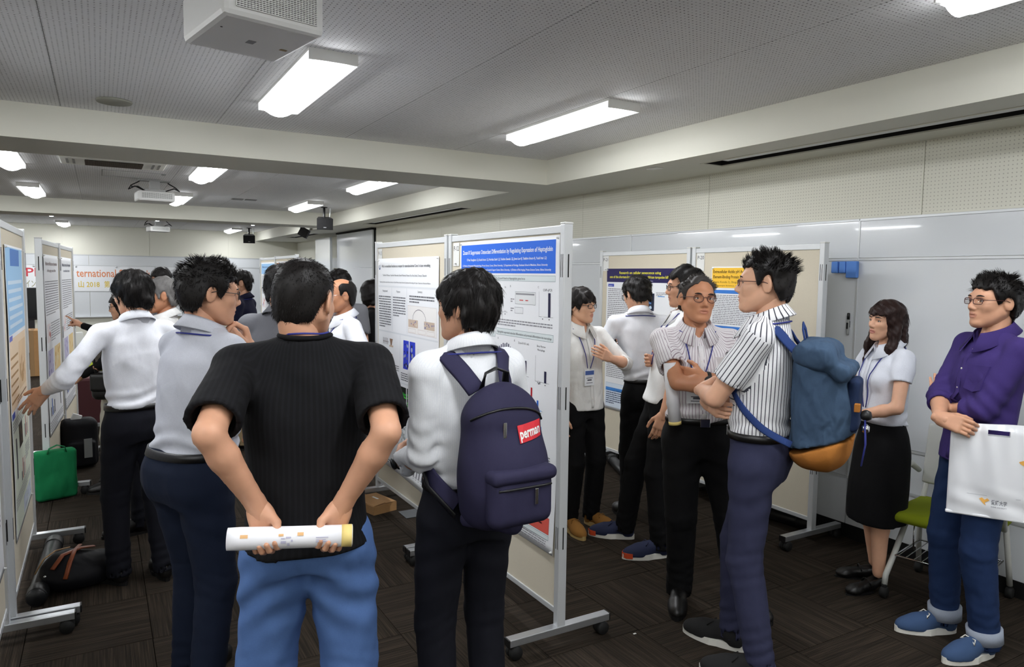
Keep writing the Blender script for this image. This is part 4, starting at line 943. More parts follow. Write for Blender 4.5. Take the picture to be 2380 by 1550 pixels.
# ------------------------------------------------------------------ people
SK = {k: mat_skin('skin '+k, c, l) for k, c, l in (('fair', (222, 172, 142), (186, 106, 100)), ('mid', (206, 155, 125), (170, 98, 88)), ('tan', (196, 138, 104), (158, 92, 82)))}
HM = {k: mat('hair '+k, c, .5, spec=.25, noise=.25, nscale=60) for k, c in (('black', (20, 17, 16)), ('soft', (30, 26, 25)), ('brown', (44, 28, 25)), ('grey', (112, 110, 108)), ('salt', (62, 58, 56)))}
M_eye = mat('eye white', (226, 220, 212), .25); M_iris = mat('iris', (28, 18, 14), .15)
M_lens = mat('spectacle lens', (255, 255, 255), .02, spec=.5, trans=1., alpha=.25)
M_frame = mat('dark spectacle frame', (24, 18, 18), .3); M_frame2 = mat('brown spectacle frame', (70, 34, 34), .3)
M_belt = mat('black leather', (16, 15, 15), .4, bump=.2, bscale=300); M_buckle = M_chrome
M_cord = mat('navy lanyard cord', (38, 46, 128), .7)
M_btn = mat('pearl button', (225, 222, 214), .3)
def add_attr(me, name, arr, dom='POINT'):
    a = me.attributes.new(name, 'FLOAT', dom); a.data.foreach_set('value', np.asarray(arr, np.float32))
def cat_geo(parts):
    V, Q, o = [], [], 0
    for v, q in parts: V.append(v); Q.append(q+o); o += len(v)
    return np.concatenate(V), np.concatenate(Q)
SHOE = {}
def shoe_parts(kind, h):
    if (kind, h) in SHOE: return SHOE[(kind, h)]
    f = Field(); hi = kind == 'pump'
    if hi:
        f.cone((0, .13, .028), (0, .02, .045), .030, .030, .03); f.cone((0, .02, .045), (0, -.055, .075), .030, .030, .03); f.ell((0, .15, .024), (.040, .045, .026), .03)
        f.cone((0, -.065, .07), (0, -.062, .0), .026, .011, .01); f.ell((0, .02, .115), (.026, .10, .052), .01, 's'); f.cut((0, 0, .001), (0, 0, -1))
    else:
        f.ell((0, .115, .030), (.047, .085, .046), .03); f.cone((0, .09, .05), (0, -.02, .075), .036, .042, .04); f.ell((0, -.045, .048), (.037, .042, .05), .03)
        f.cone((0, -.03, .08), (0, -.03, .115), .038, .040, .02); f.cut((0, 0, .018), (0, 0, -1)); f.cut((0, -.03, .108), (0, 0, 1))
    V, Q = surface(f, h)
    sole = MB(); out = []; g = .002
    for a in range(28):
        th = 2*math.pi*a/28; c, s = math.cos(th), math.sin(th); w = .046+g if s > 0 else .037+g; L = .145+g if s > 0 else .095; y0 = .055 if s > 0 else .0
        out.append((w*c*(1-.12*max(0, -s)), (.055 if s > 0 else .055)+L*s*(1. if s > 0 else 1.52)))
    if hi: sole.prism([(x*.8, y) for x, y in out if y > -.0], 0, .008)
    else: sole.prism(out, 0, {'sneak': .030, 'runner': .032}.get(kind, .020))
    SHOE[(kind, h)] = (V, Q, sole, f); return SHOE[(kind, h)]
def collar_mesh(c, R, r=.068, stand=.036, flap=.045, gap=.30, spread=.05, tilt=.22, pt=.035):
    """folded shirt collar around the neck point c; front is +y of R"""
    n = 30; rows = []
    for i in range(n+1):
        u = i/n; th = gap+(2*math.pi-2*gap)*u; fr = .5+.5*math.cos(th); x, y = math.sin(th), math.cos(th)
        dz = -tilt*r*y*1.1-.012*fr; e = max(0, fr-.55)/.45
        prof = [(r*.99, -.034), (r*.94, stand), (r*.97, stand+.005), (r*1.04, stand-.004), (r*1.40+.03*e, stand-flap+.006-pt*e), (r*1.36+.03*e, stand-flap+.002-pt*e), (r*1.02, stand-.010), (r*1.03, -.034)]
        rows.append([R@A3(x*q*1.04, y*q*1.06+spread*e*.25, z+dz)+c for q, z in prof])
    m = MB(); V = [p for rw in rows for p in rw]; k = 8; F = []
    for i in range(n):
        for j in range(k): F.append((i*k+j, i*k+(j+1) % k, (i+1)*k+(j+1) % k, (i+1)*k+j))
    F += [tuple(range(k)), tuple(n*k+j for j in range(k))[::-1]]
    return m.add(V, F, True)
def ring_mesh(f, z, hgt, off, axis_xy=(0, 0), n=48, thick=.004):
    """band hugging field f at height z"""
    m = MB(); V = []
    for zz in (z-hgt/2, z+hgt/2):
        th = np.linspace(0, 2*np.pi, n, endpoint=False); lo = np.full(n, .02); hi = np.full(n, .34)
        for _ in range(16):
            md = (lo+hi)/2; P = np.stack([axis_xy[0]+np.sin(th)*md, axis_xy[1]+np.cos(th)*md, np.full(n, zz)], 1); i = f(P, True) < 0; lo = np.where(i, md, lo); hi = np.where(i, hi, md)
        for o in (off, off+thick): V.append([(axis_xy[0]+math.sin(t)*(r+o), axis_xy[1]+math.cos(t)*(r+o), zz) for t, r in zip(th, lo)])
    L = V[0]+V[1]+V[2]+V[3]; F = []
    for i in range(n):
        j = (i+1) % n; F += [(n+j, n+i, 3*n+i, 3*n+j), (i, j, 2*n+j, 2*n+i), (2*n+i, 2*n+j, 3*n+j, 3*n+i), (i, n+i, n+j, j)]
    return m.add(L, F, True)
def front_y(f, x, z, y1=.4, back=False):
    ys = np.linspace(y1, -.3, 350) if not back else np.linspace(-y1, .3, 350); P = np.stack([np.full(350, x), ys, np.full(350, z)], 1); d = f(P, True); i = np.argmax(d < 0); return ys[i] if d[i] < 0 else 0.
def top_z(f, x, y, z1=1.56, z0=1.2):
    zs = np.linspace(z1, z0, 240); P = np.stack([np.full(240, x), np.full(240, y), zs], 1); d = f(P, True); i = np.argmax(d < 0); return zs[i] if d[i] < 0 else z0
ARM0 = {'w': (.22, .03, .80), 'pole': (.4, -.6, 0), 'palm': (-1, 0, 0), 'pose': 'relax'}
def person(label, loc, heading, H=1.70, head='m', hair='short', hcol='black', skin='mid', hyaw=0, hp=0, hr=0, lean=(0, 0), girth=1., belly=0., sw=1.,
           armL=None, armR=None, legs=None, top=None, bottom=None, shoes=None, q=1., seed=0, glasses=None, lanyard=None, belt=True, hoff=(0, 0, 0), dens=1., watch=None, female=False, group=None, stub=0., hs=1.0, nz=0.):
    S = H/1.70; root = empty('person', (loc[0], loc[1], 0), -math.radians(heading), label, 'person', group)
    top = dict(dict(kind='shirt', mat=None, sleeve='short', collar=True, hem=None, fold=.0035), **(top or {})); bottom = dict(dict(kind='trousers', mat=None, wid=1.), **(bottom or {})); shoes = dict(dict(kind='dress', mat=M_belt, sole=M_blackp), **(shoes or {}))
    lx, ly = lean; z0 = .92; off = lambda z: A3(lx*max(0, z-z0), ly*max(0, z-z0), 0)
    shw = (.158 if female else .172)*sw
    aL = dict(ARM0, **(armL or {})); aR = dict(ARM0, **(armR or {}))
    if 'w' not in (armL or {}): aL = dict(aL, w=(-.22, .03, .80))
    def mir(v): return (-v[0], v[1], v[2])
    if armL is None or 'palm' not in armL: aL['palm'] = (1, 0, 0)
    if armL is None or 'pole' not in armL: aL['pole'] = mir(ARM0['pole'])
    arms = []
    for sgn, a in ((-1, aL), (1, aR)):
        sh = A3(sgn*shw, -.01, 1.378+nz)+off(1.378)+A3(*a.get('sh', (0, 0, 0))); el, wr = ik(sh, a['w'], .285, .25, a['pole']); arms.append((sgn, a, sh, el, wr))
    legs = legs or {}; lg = []
    for sgn, key in ((-1, 'L'), (1, 'R')):
        l = legs.get(key, {}); an = A3(*l.get('a', (sgn*.10, 0)), l.get('z', .085)); hip = A3(sgn*.086, 0, .885); LL = np.linalg.norm(hip-an)*(1.006+l.get('bend', 0)); kn, an = ik(hip, an, LL*.497, LL*.503, A3(*l.get('pole', (sgn*.1, 1, 0)))); lg.append((sgn, hip, kn, an, l.get('yaw', sgn*12)))
    nb = A3(0, -.018, 1.425+nz)+off(1.425); hc = A3(0, .014, 1.588)+off(1.50)+A3(*hoff); HR = rot_hpr(hyaw, hp, hr); hs_ = hs*(.97 if female else 1.0)
    g, gy = girth, girth
    # --- body: one surface
    b = Field()
    fw = .92 if female else 1.
    b.stack([(.82, .125*g*fw, .092*g, 0, -.012), (.92, .150*g*fw, .104*g, 0, -.012), (1.02, .132*g*fw*(.92 if female else 1), .094*g, 0, belly*.4), (1.12, .136*g*fw*(.95 if female else 1), .097*g, 0, belly*.5), (1.25, .152*g*fw, .106*g, 0, .0), (1.34, .150*g*fw, .092*g, 0, -.005), (1.39, .085*g, .060, 0, -.008), (1.43, .04, .046, 0, -.010)], .03, (lx, ly, z0))
    b.cone(nb-A3(0, -.008, .02), hc+HR@A3(0, -.036, -.075)*hs_, .056*fw, .0515*fw, .03)
    for sgn, a, sh, el, wr in arms:
        mid = el+(wr-el)*.3; k_ = .9 if female else 1.; b.cone(nb-A3(0, 0, .02), sh-A3(0, 0, .006), .040, .040*k_, .02); b.path([sh, el], [.048*k_, .038*k_], .02); b.path([el, mid, wr], [.037*k_, .0395*k_, .0255*k_], .012)
    for sgn, a, sh, el, wr in arms:
        hd_ = nrm(a['dir']) if 'dir' in a else nrm(wr-el); k_ = .9 if female else 1.; b.cone(wr-nrm(wr-el)*.012, wr+hd_*.028, .0255*k_, .0245*k_, .014)
    for sgn, hip, kn, an, yw in lg:
        cf = kn+(an-kn)*.3+A3(0, -.012, 0); bare = bottom['kind'] in ('skirt', 'crop'); k2 = .95 if bare else .72; b.path([hip, kn], [.068, .052*k2], .03); b.path([kn, cf, an], [.047*k2, .052*k2, .033], .02)
    parts = [surface(b, .0128*q)]; nbv = len(parts[0][0])
    hf, hv, hq = get_head(head, .0045 if q < 1.3 else .007); parts.append((hv*hs_@HR.T+hc, hq)); nh = len(hv)
    for sgn, a, sh, el, wr in arms:
        v, hq2 = get_hand(a.get('pose', 'relax'), .0038 if q < 1.3 else .006); Z = nrm(a['dir']) if 'dir' in a else nrm(wr-el); Y = np.array(a['palm'], float); Y = nrm(Y-Z*(Y@Z)); X = np.cross(Z, Y) if sgn > 0 else np.cross(Y, Z)
        M = np.stack([X, Y, Z], 1); k_ = .92 if female else 1.; a['M'] = M; parts.append((v*k_@M.T+wr, hq2[:, ::-1] if sgn > 0 else hq2))
    V, Q = cat_geo(parts); me = np_mesh('body', V*S, Q, SK[skin]); lip = np.zeros(len(V)); st = np.zeros(len(V)); p = hv
    lm = (((p[:, 0]/.024)**2+((p[:, 2]+.0675)/.0125)**2) < 1) & (p[:, 1] > .055); lip[nbv:nbv+nh] = lm*(.75 if female else .5)
    if stub: # close-cropped scalp and beard shadow
        G = np.array(HAIR['buzz']['g']); m = (p[:, 2] > np.interp(p[:, 1], G[:, 0], G[:, 1])) & (np.abs(p[:, 0]) < .085); st[nbv:nbv+nh] = m*stub
    add_attr(me, 'lip', lip); add_attr(me, 'stubble', st); body = link_mesh('body', me, root)
    # --- hair
    V, Q = make_hair(hair, hf, .0055 if q < 1.3 else .0085, seed, dens*(1 if q < 1.3 else .45)); ho = link_mesh('hair', np_mesh('hair', (V*hs_*A3(1.03, 1, 1)@HR.T+hc)*S, Q, HM[hcol]), root)
    # --- face details
    hd = lambda v: (HR@(np.asarray(v, float)*hs_)+hc)*S
    def hobj(name, mb, m, par=root):
        mb.v = [tuple(hd(v)) for v in mb.v]; return mb.obj(name, m, par)
    for s in (-1, 1):
        ey = front_y(hf, s*.031, -.003, .14); M_ = Matrix.Translation((s*.031, ey-.0035, -.003))
        e = MB(); sp = []
        for i in range(7):
            a_ = -math.pi/2+math.pi*i/6; sp.append((math.cos(a_), math.sin(a_)))
        e.lathe([(max(1e-4, c), z) for c, z in sp], 14, M_ @ Matrix.Diagonal((.0135, .0062, .0052, 1)) @ Matrix.Rotation(math.pi/2, 4, 'X')); hobj('eye', e, M_eye, body)
        e = MB().lathe([(max(1e-4, c), z) for c, z in sp], 12, M_ @ Matrix.Translation((0, .0035, 0)) @ Matrix.Diagonal((.0052, .0035, .0048, 1)) @ Matrix.Rotation(math.pi/2, 4, 'X')); hobj('iris', e, M_iris, body)
        pts = [(s*(.031+.0145*t), ey-.003*abs(t)+.0022, -.003+.0058*(1-t*t)-.0005) for t in (-1, -.5, 0, .5, 1)]
        hobj('eyelid', MB().tube(pts, .0015, 5), HM['soft'], body)
        pts = []
        for t in (-1, -.4, .2, .7, 1): x_ = s*(.032+.017*t); z_ = .0175+.0035*(1-(t-.2)**2)-.001*t; pts.append((x_, front_y(hf, x_, z_, .14)+.0005, z_))
        hobj('eyebrow', MB().tube(pts, [.0014, .0028, .0028, .0022, .001], 6, flat=1.2), HM['grey' if hcol == 'grey' else 'soft'], body)
    if glasses is not None:
        gm = glasses.get('mat', M_frame); gw, gh = glasses.get('size', (.0225, .0165)); gt = empty('glasses', (0, 0, 0)); gt.parent = root; yl = .100; rd = glasses.get('r', .0016)
        fr = MB()
        for s in (-1, 1):
            pts = []
            for i in range(20):
                a_ = 2*math.pi*i/20; c, n_ = math.cos(a_), math.sin(a_); ex = glasses.get('ex', .75); pts.append((s*.033+gw*math.copysign(abs(c)**ex, c), yl-.010*abs(c*gw+s*.033)/.055*1.0, -.004+gh*math.copysign(abs(n_)**ex, n_)))
            fr.tube(pts, rd, 6, closed=True)
            fr.tube([(s*(.033+gw), yl-.011, .002), (s*.076, .060, .003), (s*.084, .0, .004), (s*.084, -.022, -.004), (s*.082, -.034, -.018)], rd*.9, 6)
            l = MB().lathe([(.96, -.0006), (.96, .0006)], 18, Matrix.Translation((s*.033, yl-.006, -.004)) @ Matrix.Rotation(s*-.18, 4, 'Z') @ Matrix.Diagonal((gw, 1, gh, 1)) @ Matrix.Rotation(math.pi/2, 4, 'X')); hobj('lens', l, M_lens, gt)
        fr.tube([(-.033+gw, yl-.002, .0), (0, yl+.002, .003), (.033-gw, yl-.002, .0)], rd, 6); hobj('frame', fr, gm, gt)
    # --- top
    t = Field(); e = top.get('ease', 0.); bz = top.get('hem') or .984; tk = top['kind']
    rows = [(bz, (.158+e)*g*fw, (.116+e)*gy, 0, -.008+belly*.5), (max(bz+.03, 1.02), (.155+e)*g*fw*(.93 if female else 1), (.116+e)*gy+belly*.25, 0, belly*.7), (1.12, (.157+e)*g*fw*(.95 if female else 1), (.116+e)*gy+belly*.2, 0, belly*.6), (1.25, (.170+e*.6)*g*fw, (.122+e*.5)*gy, 0, .004), (1.34, (.166)*g*fw, .108*gy, 0, -.004), (1.40+nz, .118*g, .078, 0, -.012), (1.444+nz, .062, .060, 0, -.016)]
    if bz < .93: rows[0] = (bz, (.170+e)*g*fw, (.146+e)*gy, 0, -.018+belly*.5); rows.insert(1, (.97, (.160+e)*g*fw, (.118+e)*gy, 0, -.004+belly*.6))
    t.stack(rows, .03, (lx, ly, z0), 2.35)
    if female: 
        for s in (-1, 1): t.ell(A3(s*.065, .075, 1.245)+off(1.245), (.062, .05, .058), .04)
    els = []; sl = top['sleeve']; tors = [t.p[0]]
    for sgn, a, sh, el, wr in arms:
        k_ = (.88 if female else 1.)*top.get('sw', 1.); t.cone(nb+A3(0, 0, .002), sh+A3(0, 0, .004), .050, .052*k_, .035); tors.append(t.p[-1])
        ua = nrm(el-sh)
        if sl == 'short':
            c = sh+(el-sh)*top.get('slen', .66); t.cone(sh, c, .060*k_, .069*k_, .028, end=True)
        elif sl == 'cap':
            c = sh+(el-sh)*.48; t.ell(sh+(c-sh)*.45, (.064, .062, .070), .03); t.cone(sh, c, .058, .054, .02, end=True)
        else:
            t.path([sh, el], [.060*k_, .052*k_], .028); fa = wr-el; c = el+fa*({'rolled': top.get('slen', .5)}.get(sl, .97)); t.cone(el, c, .052*k_, (.050 if sl == 'rolled' else .038)*k_, .02, end=True); els.append((el, nrm(nrm(fa)+ua), .0045))
            if sl == 'rolled': t.cone(c-nrm(fa)*.045, c+nrm(fa)*.002, .054*k_, .056*k_, .006, end=True)
            ua = nrm(fa)
        r_ = {'short': .070*k_, 'cap': .054, 'rolled': .056*k_}.get(sl, .038*k_)-.016; a['cuff'] = c; t.cone(c-ua*.012, c+ua*.02, r_*.96, r_, .0, 's')
    nr = {'tee': .064}.get(tk, .058); nd0 = nrm(A3(0, .035, .16)); t.cone(nb-A3(0, .006, .060), nb-A3(0, .002, .008), nr+.018, nr+.010, .03); tp0 = nb+nd0*(.0 if tk == 'tee' else .012)
    t.cone(nb-nd0*.02, nb+nd0*.12, nr, nr+.004, 0, 's')
    if tk in ('shirt', 'blouse', 'suit', 'polo') and not top.get('closed'): 
        fy = .055; t.cone(nb+A3(0, fy, .05), nb+A3(0, fy+.055, -.055 if tk != 'suit' else -.16), .040, .010, .0, 's')
    if bz < .95: t.stack([(bz-.06, (.152+e)*g*fw, (.118+e)*gy, 0, -.016+belly*.5), (bz+.02, (.152+e)*g*fw, (.116+e)*gy, 0, -.016+belly*.5)], 0, (lx, ly, z0), 2.35, 's')
    amp = top['fold']; t.disp = wrinkle(seed*7+1, amp, 15., (1.02, amp*1.3) if bz > .94 else None, els)
    V, Q = surface(t, top.get('h', .0085)*q); me = np_mesh('shirt', V*S, Q, top['mat'])
    # seam coordinate for stripes: around the trunk, or around each sleeve
    C = V[Q].mean(axis=1); best = np.maximum(0, np.abs((C-off(1.2))[:, 0])-.14*g); best = np.where(C[:, 2] > 1.40, 0, best); which = np.full(len(C), -1); U = np.zeros(Q.shape)
    th = lambda P: np.arctan2(P[:, 0]-lx*np.maximum(0, P[:, 2]-z0), (P[:, 1]-ly*np.maximum(0, P[:, 2]-z0))*1.35); tc_ = th(C)
    for j in range(4): d_ = th(V[Q[:, j]])-tc_; U[:, j] = (tc_+(d_+np.pi) % (2*np.pi)-np.pi)*.15
    for i, (sgn, a, sh, el, wr) in enumerate(arms):
        for p0, p1 in ((sh, el), (el, wr)):
            ab = p1-p0; L2 = ab@ab; tt = (C-p0)@ab/L2; ds = np.linalg.norm(C-p0-np.clip(tt, 0, 1)[:, None]*ab, axis=1)
            m = (ds < .082) & (tt > (-.05 if p0 is sh else 0)) & (np.abs((C-off(1.2))[:, 0]*1.0) > (.155*g if p0 is sh else 0))
            ax = nrm(ab); x_ = nrm(np.cross(ax, A3(0, 1, .2))); y_ = np.cross(ax, x_); an_ = lambda P: np.arctan2((P-p0)@x_, (P-p0)@y_); ac_ = an_(C[m])
            for j in range(4): d_ = an_(V[Q[m, j]])-ac_; U[m, j] = (ac_+(d_+np.pi) % (2*np.pi)-np.pi)*.062
    add_attr(me, 'stripe', U.ravel(), 'CORNER'); name = {'tee': 'tee_shirt', 'polo': 'polo_shirt', 'suit': 'jacket', 'blouse': 'blouse', 'dress': 'dress_top'}.get(tk, 'shirt')
    tp = link_mesh(name, me, root)
    nd = nrm(hc+HR@A3(0, -.036, -.075)-nb); CR = np.array(Matrix.Rotation(-.12, 3, 'X'))
    def pobj(nm, mb, m, par): mb.v = [tuple(np.array(v)*S) for v in mb.v]; return mb.obj(nm, m, par)
    if top['collar']:
        cr = .070 if tk != 'blouse' else .064; cob = pobj('collar', collar_mesh(nb+A3(0, .006, .018), CR, cr, gap=top.get('gap', .30), stand=.036 if tk != 'polo' else .028), top.get('cmat', top['mat']), tp); add_attr(cob.data, 'stripe', [(i_//8)*.0135+.003 for i_ in range(len(cob.data.vertices))])
    elif tk == 'tee': 
        pts = []
        for a_ in np.linspace(0, 2*np.pi, 32, endpoint=False): x_, y_ = nb[0]+.071*math.sin(a_), nb[1]+.006+.073*math.cos(a_); pts.append((x_, y_, top_z(t, x_, y_)+.001))
        zz_ = np.array([q_[2] for q_ in pts]); 
        for _ in range(3): zz_ = (np.roll(zz_, 1)+zz_+np.roll(zz_, -1))/3
        pobj('neckband', MB().tube([(q_[0], q_[1], z_) for q_, z_ in zip(pts, zz_)], .0075, 6, closed=True), top['mat'], tp)
    if tk == 'suit': pobj('shirt_collar', collar_mesh(nb+A3(0, .008, .022), CR, .058, flap=.03), mat('white cotton', (226, 228, 232), .8), root)
    if top.get('buttons'):
        for zz in np.arange(1.37, bz+.02, -.085):
            y_ = front_y(t, off(zz)[0]+.004, zz); pobj('button', MB().lathe([(.0055, 0), (.0055, .0025), (.003, .003)], 8, Matrix.Translation((off(zz)[0]+.004, y_-.0005, zz)) @ Matrix.Rotation(-math.pi/2, 4, 'X')), M_btn, tp)
        pts = [(off(zz)[0]+.004, front_y(t, off(zz)[0]+.004, zz)+.0005, zz) for zz in np.arange(1.36, bz+.01, -.03)]; pobj('placket', MB().tube(pts, .014, 8, flat=.14, up=(0, 1, 0)), top['mat'], tp)
    if top.get('pocket'):
        sx = top['pocket']; zz = 1.255; c0 = []
        for dx, dz in ((-.045, .055), (.045, .055), (.045, -.05), (0, -.062), (-.045, -.05)): x_ = sx+dx; c0.append((x_, front_y(t, x_, zz+dz)+.0065, zz+dz))
        pobj('pocket', MB().add(c0+[(x_, y_-.012, z_) for x_, y_, z_ in c0], [(0, 1, 2, 3, 4)[::-1], (5, 6, 7, 8, 9)]+[(i, (i+1) % 5, 5+(i+1) % 5, 5+i) for i in range(5)]), top['mat'], tp)
    # --- bottom
    bt = Field(); wd = bottom['wid']; bk = bottom['kind']; tz = bottom.get('top', 1.005 if bz > .93 else .955)
    if bk == 'skirt':
        zb = bottom.get('len', .44); bt.stack([(zb, .172, .150, 0, .01), (.62, .180, .150, 0, .006), (.84, .174*g, .134*g, 0, -.008), (.93, .160*g, .116*g, 0, -.012), (1.01, .135*g, .104*g, 0, 0)], .02, (0, 0, 2), 2.3)
        bt.stack([(zb-.05, .156, .134, 0, .01), (zb+.03, .156, .134, 0, .01)], 0, (0, 0, 2), 2.3, 's')
    else:
        bt.stack([(.80, .128*g, .100*g, 0, -.012), (.86, .158*g, .116*g, 0, -.014), (.93, .164*g*fw, .119*g, 0, -.012), (tz, .157*g*fw, .113*g, 0, belly*.4)], .03, (0, 0, 2), 2.35)
        for s in (-1, 1): bt.ell((s*.07, -.048, .885), (.080*g, .068*g, .085), .04)
        zen = {'crop': .34}.get(bk, .045)
        for sgn, hip, kn, an, yw in lg:
            d_ = nrm(an-kn); end = an+d_*max(0, (an[2]-zen))/max(.3, -d_[2]) if bk != 'crop' else kn+(an-kn)*.35
            bt.cone(hip+A3(0, 0, -.02), kn, .098*g*(.5+.5*wd), .074*wd, .035); bt.cone(kn, end, .073*wd, (.064 if bk != 'crop' else .075)*wd, .02, end=True); bt.cone(end-d_*.03, end+d_*.03, .052*wd, .052*wd, 0, 's')
    bt.disp = wrinkle(seed*5+3, bottom.get('fold', .004), 11., None, [(kn, nrm(A3(.25*s_, .1, 1)), .002) for s_, _, kn, _, _ in lg]+[(an+A3(0, 0, .06), nrm(A3(-.3, .2, 1)), .003) for _, _, _, an, _ in lg] if bk != 'skirt' else [], zl=bottom.get('vf', .0025) if bk != 'skirt' else None)
    V, Q = surface(bt, .0095*q); bo = link_mesh('skirt' if bk == 'skirt' else 'trousers', np_mesh('trousers', V*S, Q, bottom['mat']), root)
    if belt and bk != 'skirt':
        mb = ring_mesh(bt, tz-.016, .030, -.001); pobj('belt', mb, M_belt, bo); y_ = front_y(bt, 0, tz-.02); pobj('buckle', MB().box((-.024, y_+.004, tz-.040), (.024, y_+.010, tz+.002), .002).box((-.016, y_+.0105, tz-.032), (.016, y_+.0112, tz-.006)), M_buckle, bo)
    if bottom.get('cuff'):
        for sgn, hip, kn, an, yw in lg:
            d_ = nrm(an-kn); e0 = an-d_*.02; mb = MB(); R_ = Vector((0, 0, 1)).rotation_difference(Vector(-d_)).to_matrix().to_4x4(); r_ = .066*wd; mb.lathe([(r_-.008, -.03), (r_+.005, -.03), (r_+.006, .03), (r_-.004, .03)], 24, Matrix.Translation(e0) @ R_); pobj('turned_cuff', mb, bottom['cuff'], bo)
    # --- shoes
    V0, Q0, sole, sf = shoe_parts(shoes['kind'], .006 if q < 1.3 else .01)
    for sgn, hip, kn, an, yw in lg:
        M4 = Matrix.Translation((an[0], an[1]+.0, 0)) @ Matrix.Rotation(-math.radians(yw), 4, 'Z') @ Matrix.Translation((0, .03, 0)); R_ = np.array(M4.to_3x3()); T_ = np.array(M4.translation)
        so_ = link_mesh('shoe', np_mesh('shoe', ((V0 if sgn > 0 else V0)@R_.T+T_)*S, Q0, shoes['mat']), root)
        m = MB(); m.v = [tuple((R_@np.array(v)+T_)*S) for v in sole.v]; m.f = list(sole.f); m.sm = list(sole.sm); m.obj('sole', shoes['sole'], so_)
        if shoes.get('lace'):
            for i in range(4):
                y_ = .06+.02*i; zt = .088-.0095*i; pts = [R_@A3(x_, y_+.01*(1 if (i % 2) else -1)*x_/.02, zt-abs(x_)*.25)+T_ for x_ in (-.022, 0, .022)]; pobj('lace', MB().tube(pts, .0035, 5), shoes['lace'], so_)
            for s2 in (-1, 1): pts = [R_@A3(*p_)+T_ for p_ in ((0, .05, .094), (s2*.025, .055, .098), (s2*.036, .07, .082), (s2*.01, .058, .092))]; pobj('lace_bow', MB().tube(pts, .003, 5), shoes['lace'], so_)
        if shoes.get('accent'):
            pobj('toe_guard', MB().add(*(lambda o: ([tuple(R_@A3(*v)+T_) for v in o.v], o.f))(MB().prism([(x_*1.03, y_) for x_, y_ in [(-.042, .15), (.042, .15), (.032, .185), (0, .203), (-.032, .185)]], .010, .040))), shoes['accent'], so_)
        if shoes['kind'] == 'pump': pobj('strap', MB().tube([R_@A3(*p_)+T_ for p_ in ((-.034, .055, .052), (-.02, .06, .078), (0, .062, .084), (.02, .06, .078), (.034, .055, .052))], .004, 5), shoes['mat'], so_)
    TT = Field(); TT.p = tors; ctx = dict(root=root, torso=TT, S=S, t=t, bt=bt, b=b, arms=arms, nb=nb, hc=hc, HR=HR, off=off, pobj=pobj, tp=tp, lg=lg)
    if lanyard is not None:
        ly_ = dict(dict(z=1.12, x=.0, badge=True, w=.003), **lanyard); cx = off(ly_['z'])[0]+ly_['x']; n = 16; path = []
        for s in (-1, 1):
            pts = []; tee = tk == 'tee'; rr_ = .066 if tee else .098
            for a_ in np.linspace(math.pi, .95, 12):
                x_, y_ = nb[0]+s*rr_*math.sin(a_), nb[1]+.004+rr_*math.cos(a_); z_ = top_z(t, x_, y_)+.005
                if not tee and a_ > 1.5:
                    z_ = nb[2]+.004-.010*math.cos(a_); rs_ = np.linspace(.15, .05, 120); d_ = t(np.stack([nb[0]+s*rs_*math.sin(a_), nb[1]+.004+rs_*math.cos(a_), np.full(120, z_)], 1), True); i_ = int(np.argmax(d_ < 0)); r1_ = min(.11, rs_[i_]+.004); x_, y_ = nb[0]+s*r1_*math.sin(a_), nb[1]+.004+r1_*math.cos(a_)
                elif not tee: z_ = min(z_, nb[2]+.005)
                if tee: z_ = max(z_, nb[2]+.052-.012*(1+math.cos(a_)))
                pts.append(A3(x_, y_, z_))
            zz_ = np.array([q_[2] for q_ in pts]); zz_[1:-1] = (zz_[:-2]+zz_[1:-1]+zz_[2:])/3
            for q_, z_ in zip(pts, zz_): q_[2] = z_
            e_ = pts[-1]
            for u in np.linspace(.12, 1, 10): x_ = e_[0]+(cx+s*.012-e_[0])*u; z_ = e_[2]+(ly_['z']-e_[2])*u; pts.append(A3(x_, max(front_y(t, x_, z_)+.005, e_[1] if u < .2 else -1), z_))
            path.append(np.array(pts))
        full = list(path[0][::-1])+list(path[1][1:]); lo_ = pobj('lanyard', MB().tube(full, ly_['w'], 6), M_cord, root)
        if ly_['badge']:
            y_ = front_y(t, cx, ly_['z']-.05)+.012; bw, bh = ly_.get('size', (.09, .12)); x0 = cx-bw/2; z1 = ly_['z']-.01
            pobj('badge', MB().box((x0, y_-.001, z1-bh), (x0+bw, y_+.001, z1), .001), mat('badge card', (232, 236, 240), .25), lo_)
            if ly_.get('head'): pobj('badge_header', MB().box((x0+.004, y_+.001, z1-bh*.32), (x0+bw-.004, y_+.0016, z1-.006)), mat('badge blue', (62, 92, 160), .4), lo_)
            ls = MB()
            for i in range(3): ls.box((x0+bw*(.28 if i == 1 else .18), y_+.001, z1-bh*(.5+.15*i)-.004), (x0+bw*(.72 if i == 1 else .82), y_+.0016, z1-bh*(.5+.15*i)+(.006 if i == 1 else 0)))
            pobj('badge_print', ls, mat('badge text grey', (90, 94, 104), .6), lo_)
    if watch:
        sgn, a, sh, el, wr = arms[0 if watch['side'] == 'L' else 1]; ax = nrm(wr-el); c = wr-ax*.022; R_ = Vector((0, 0, 1)).rotation_difference(Vector(ax)).to_matrix().to_4x4()
        w_ = pobj('watch', MB().lathe([(.027, -.009), (.0315, -.009), (.0315, .009), (.027, .009)], 20, Matrix.Translation(c) @ R_), watch.get('strap', M_blackp), root)
        dn = -a['M'][:, 1]; dn = nrm(dn-ax*(dn@ax)); Rd = Vector((0, 0, 1)).rotation_difference(Vector(dn)).to_matrix().to_4x4(); rw = watch.get('r', .021)
        pobj('watch_case', MB().lathe([(rw, 0), (rw, .008), (rw*.9, .010)], 20, Matrix.Translation(c+dn*.027) @ Rd), watch.get('case', M_blackp), w_)
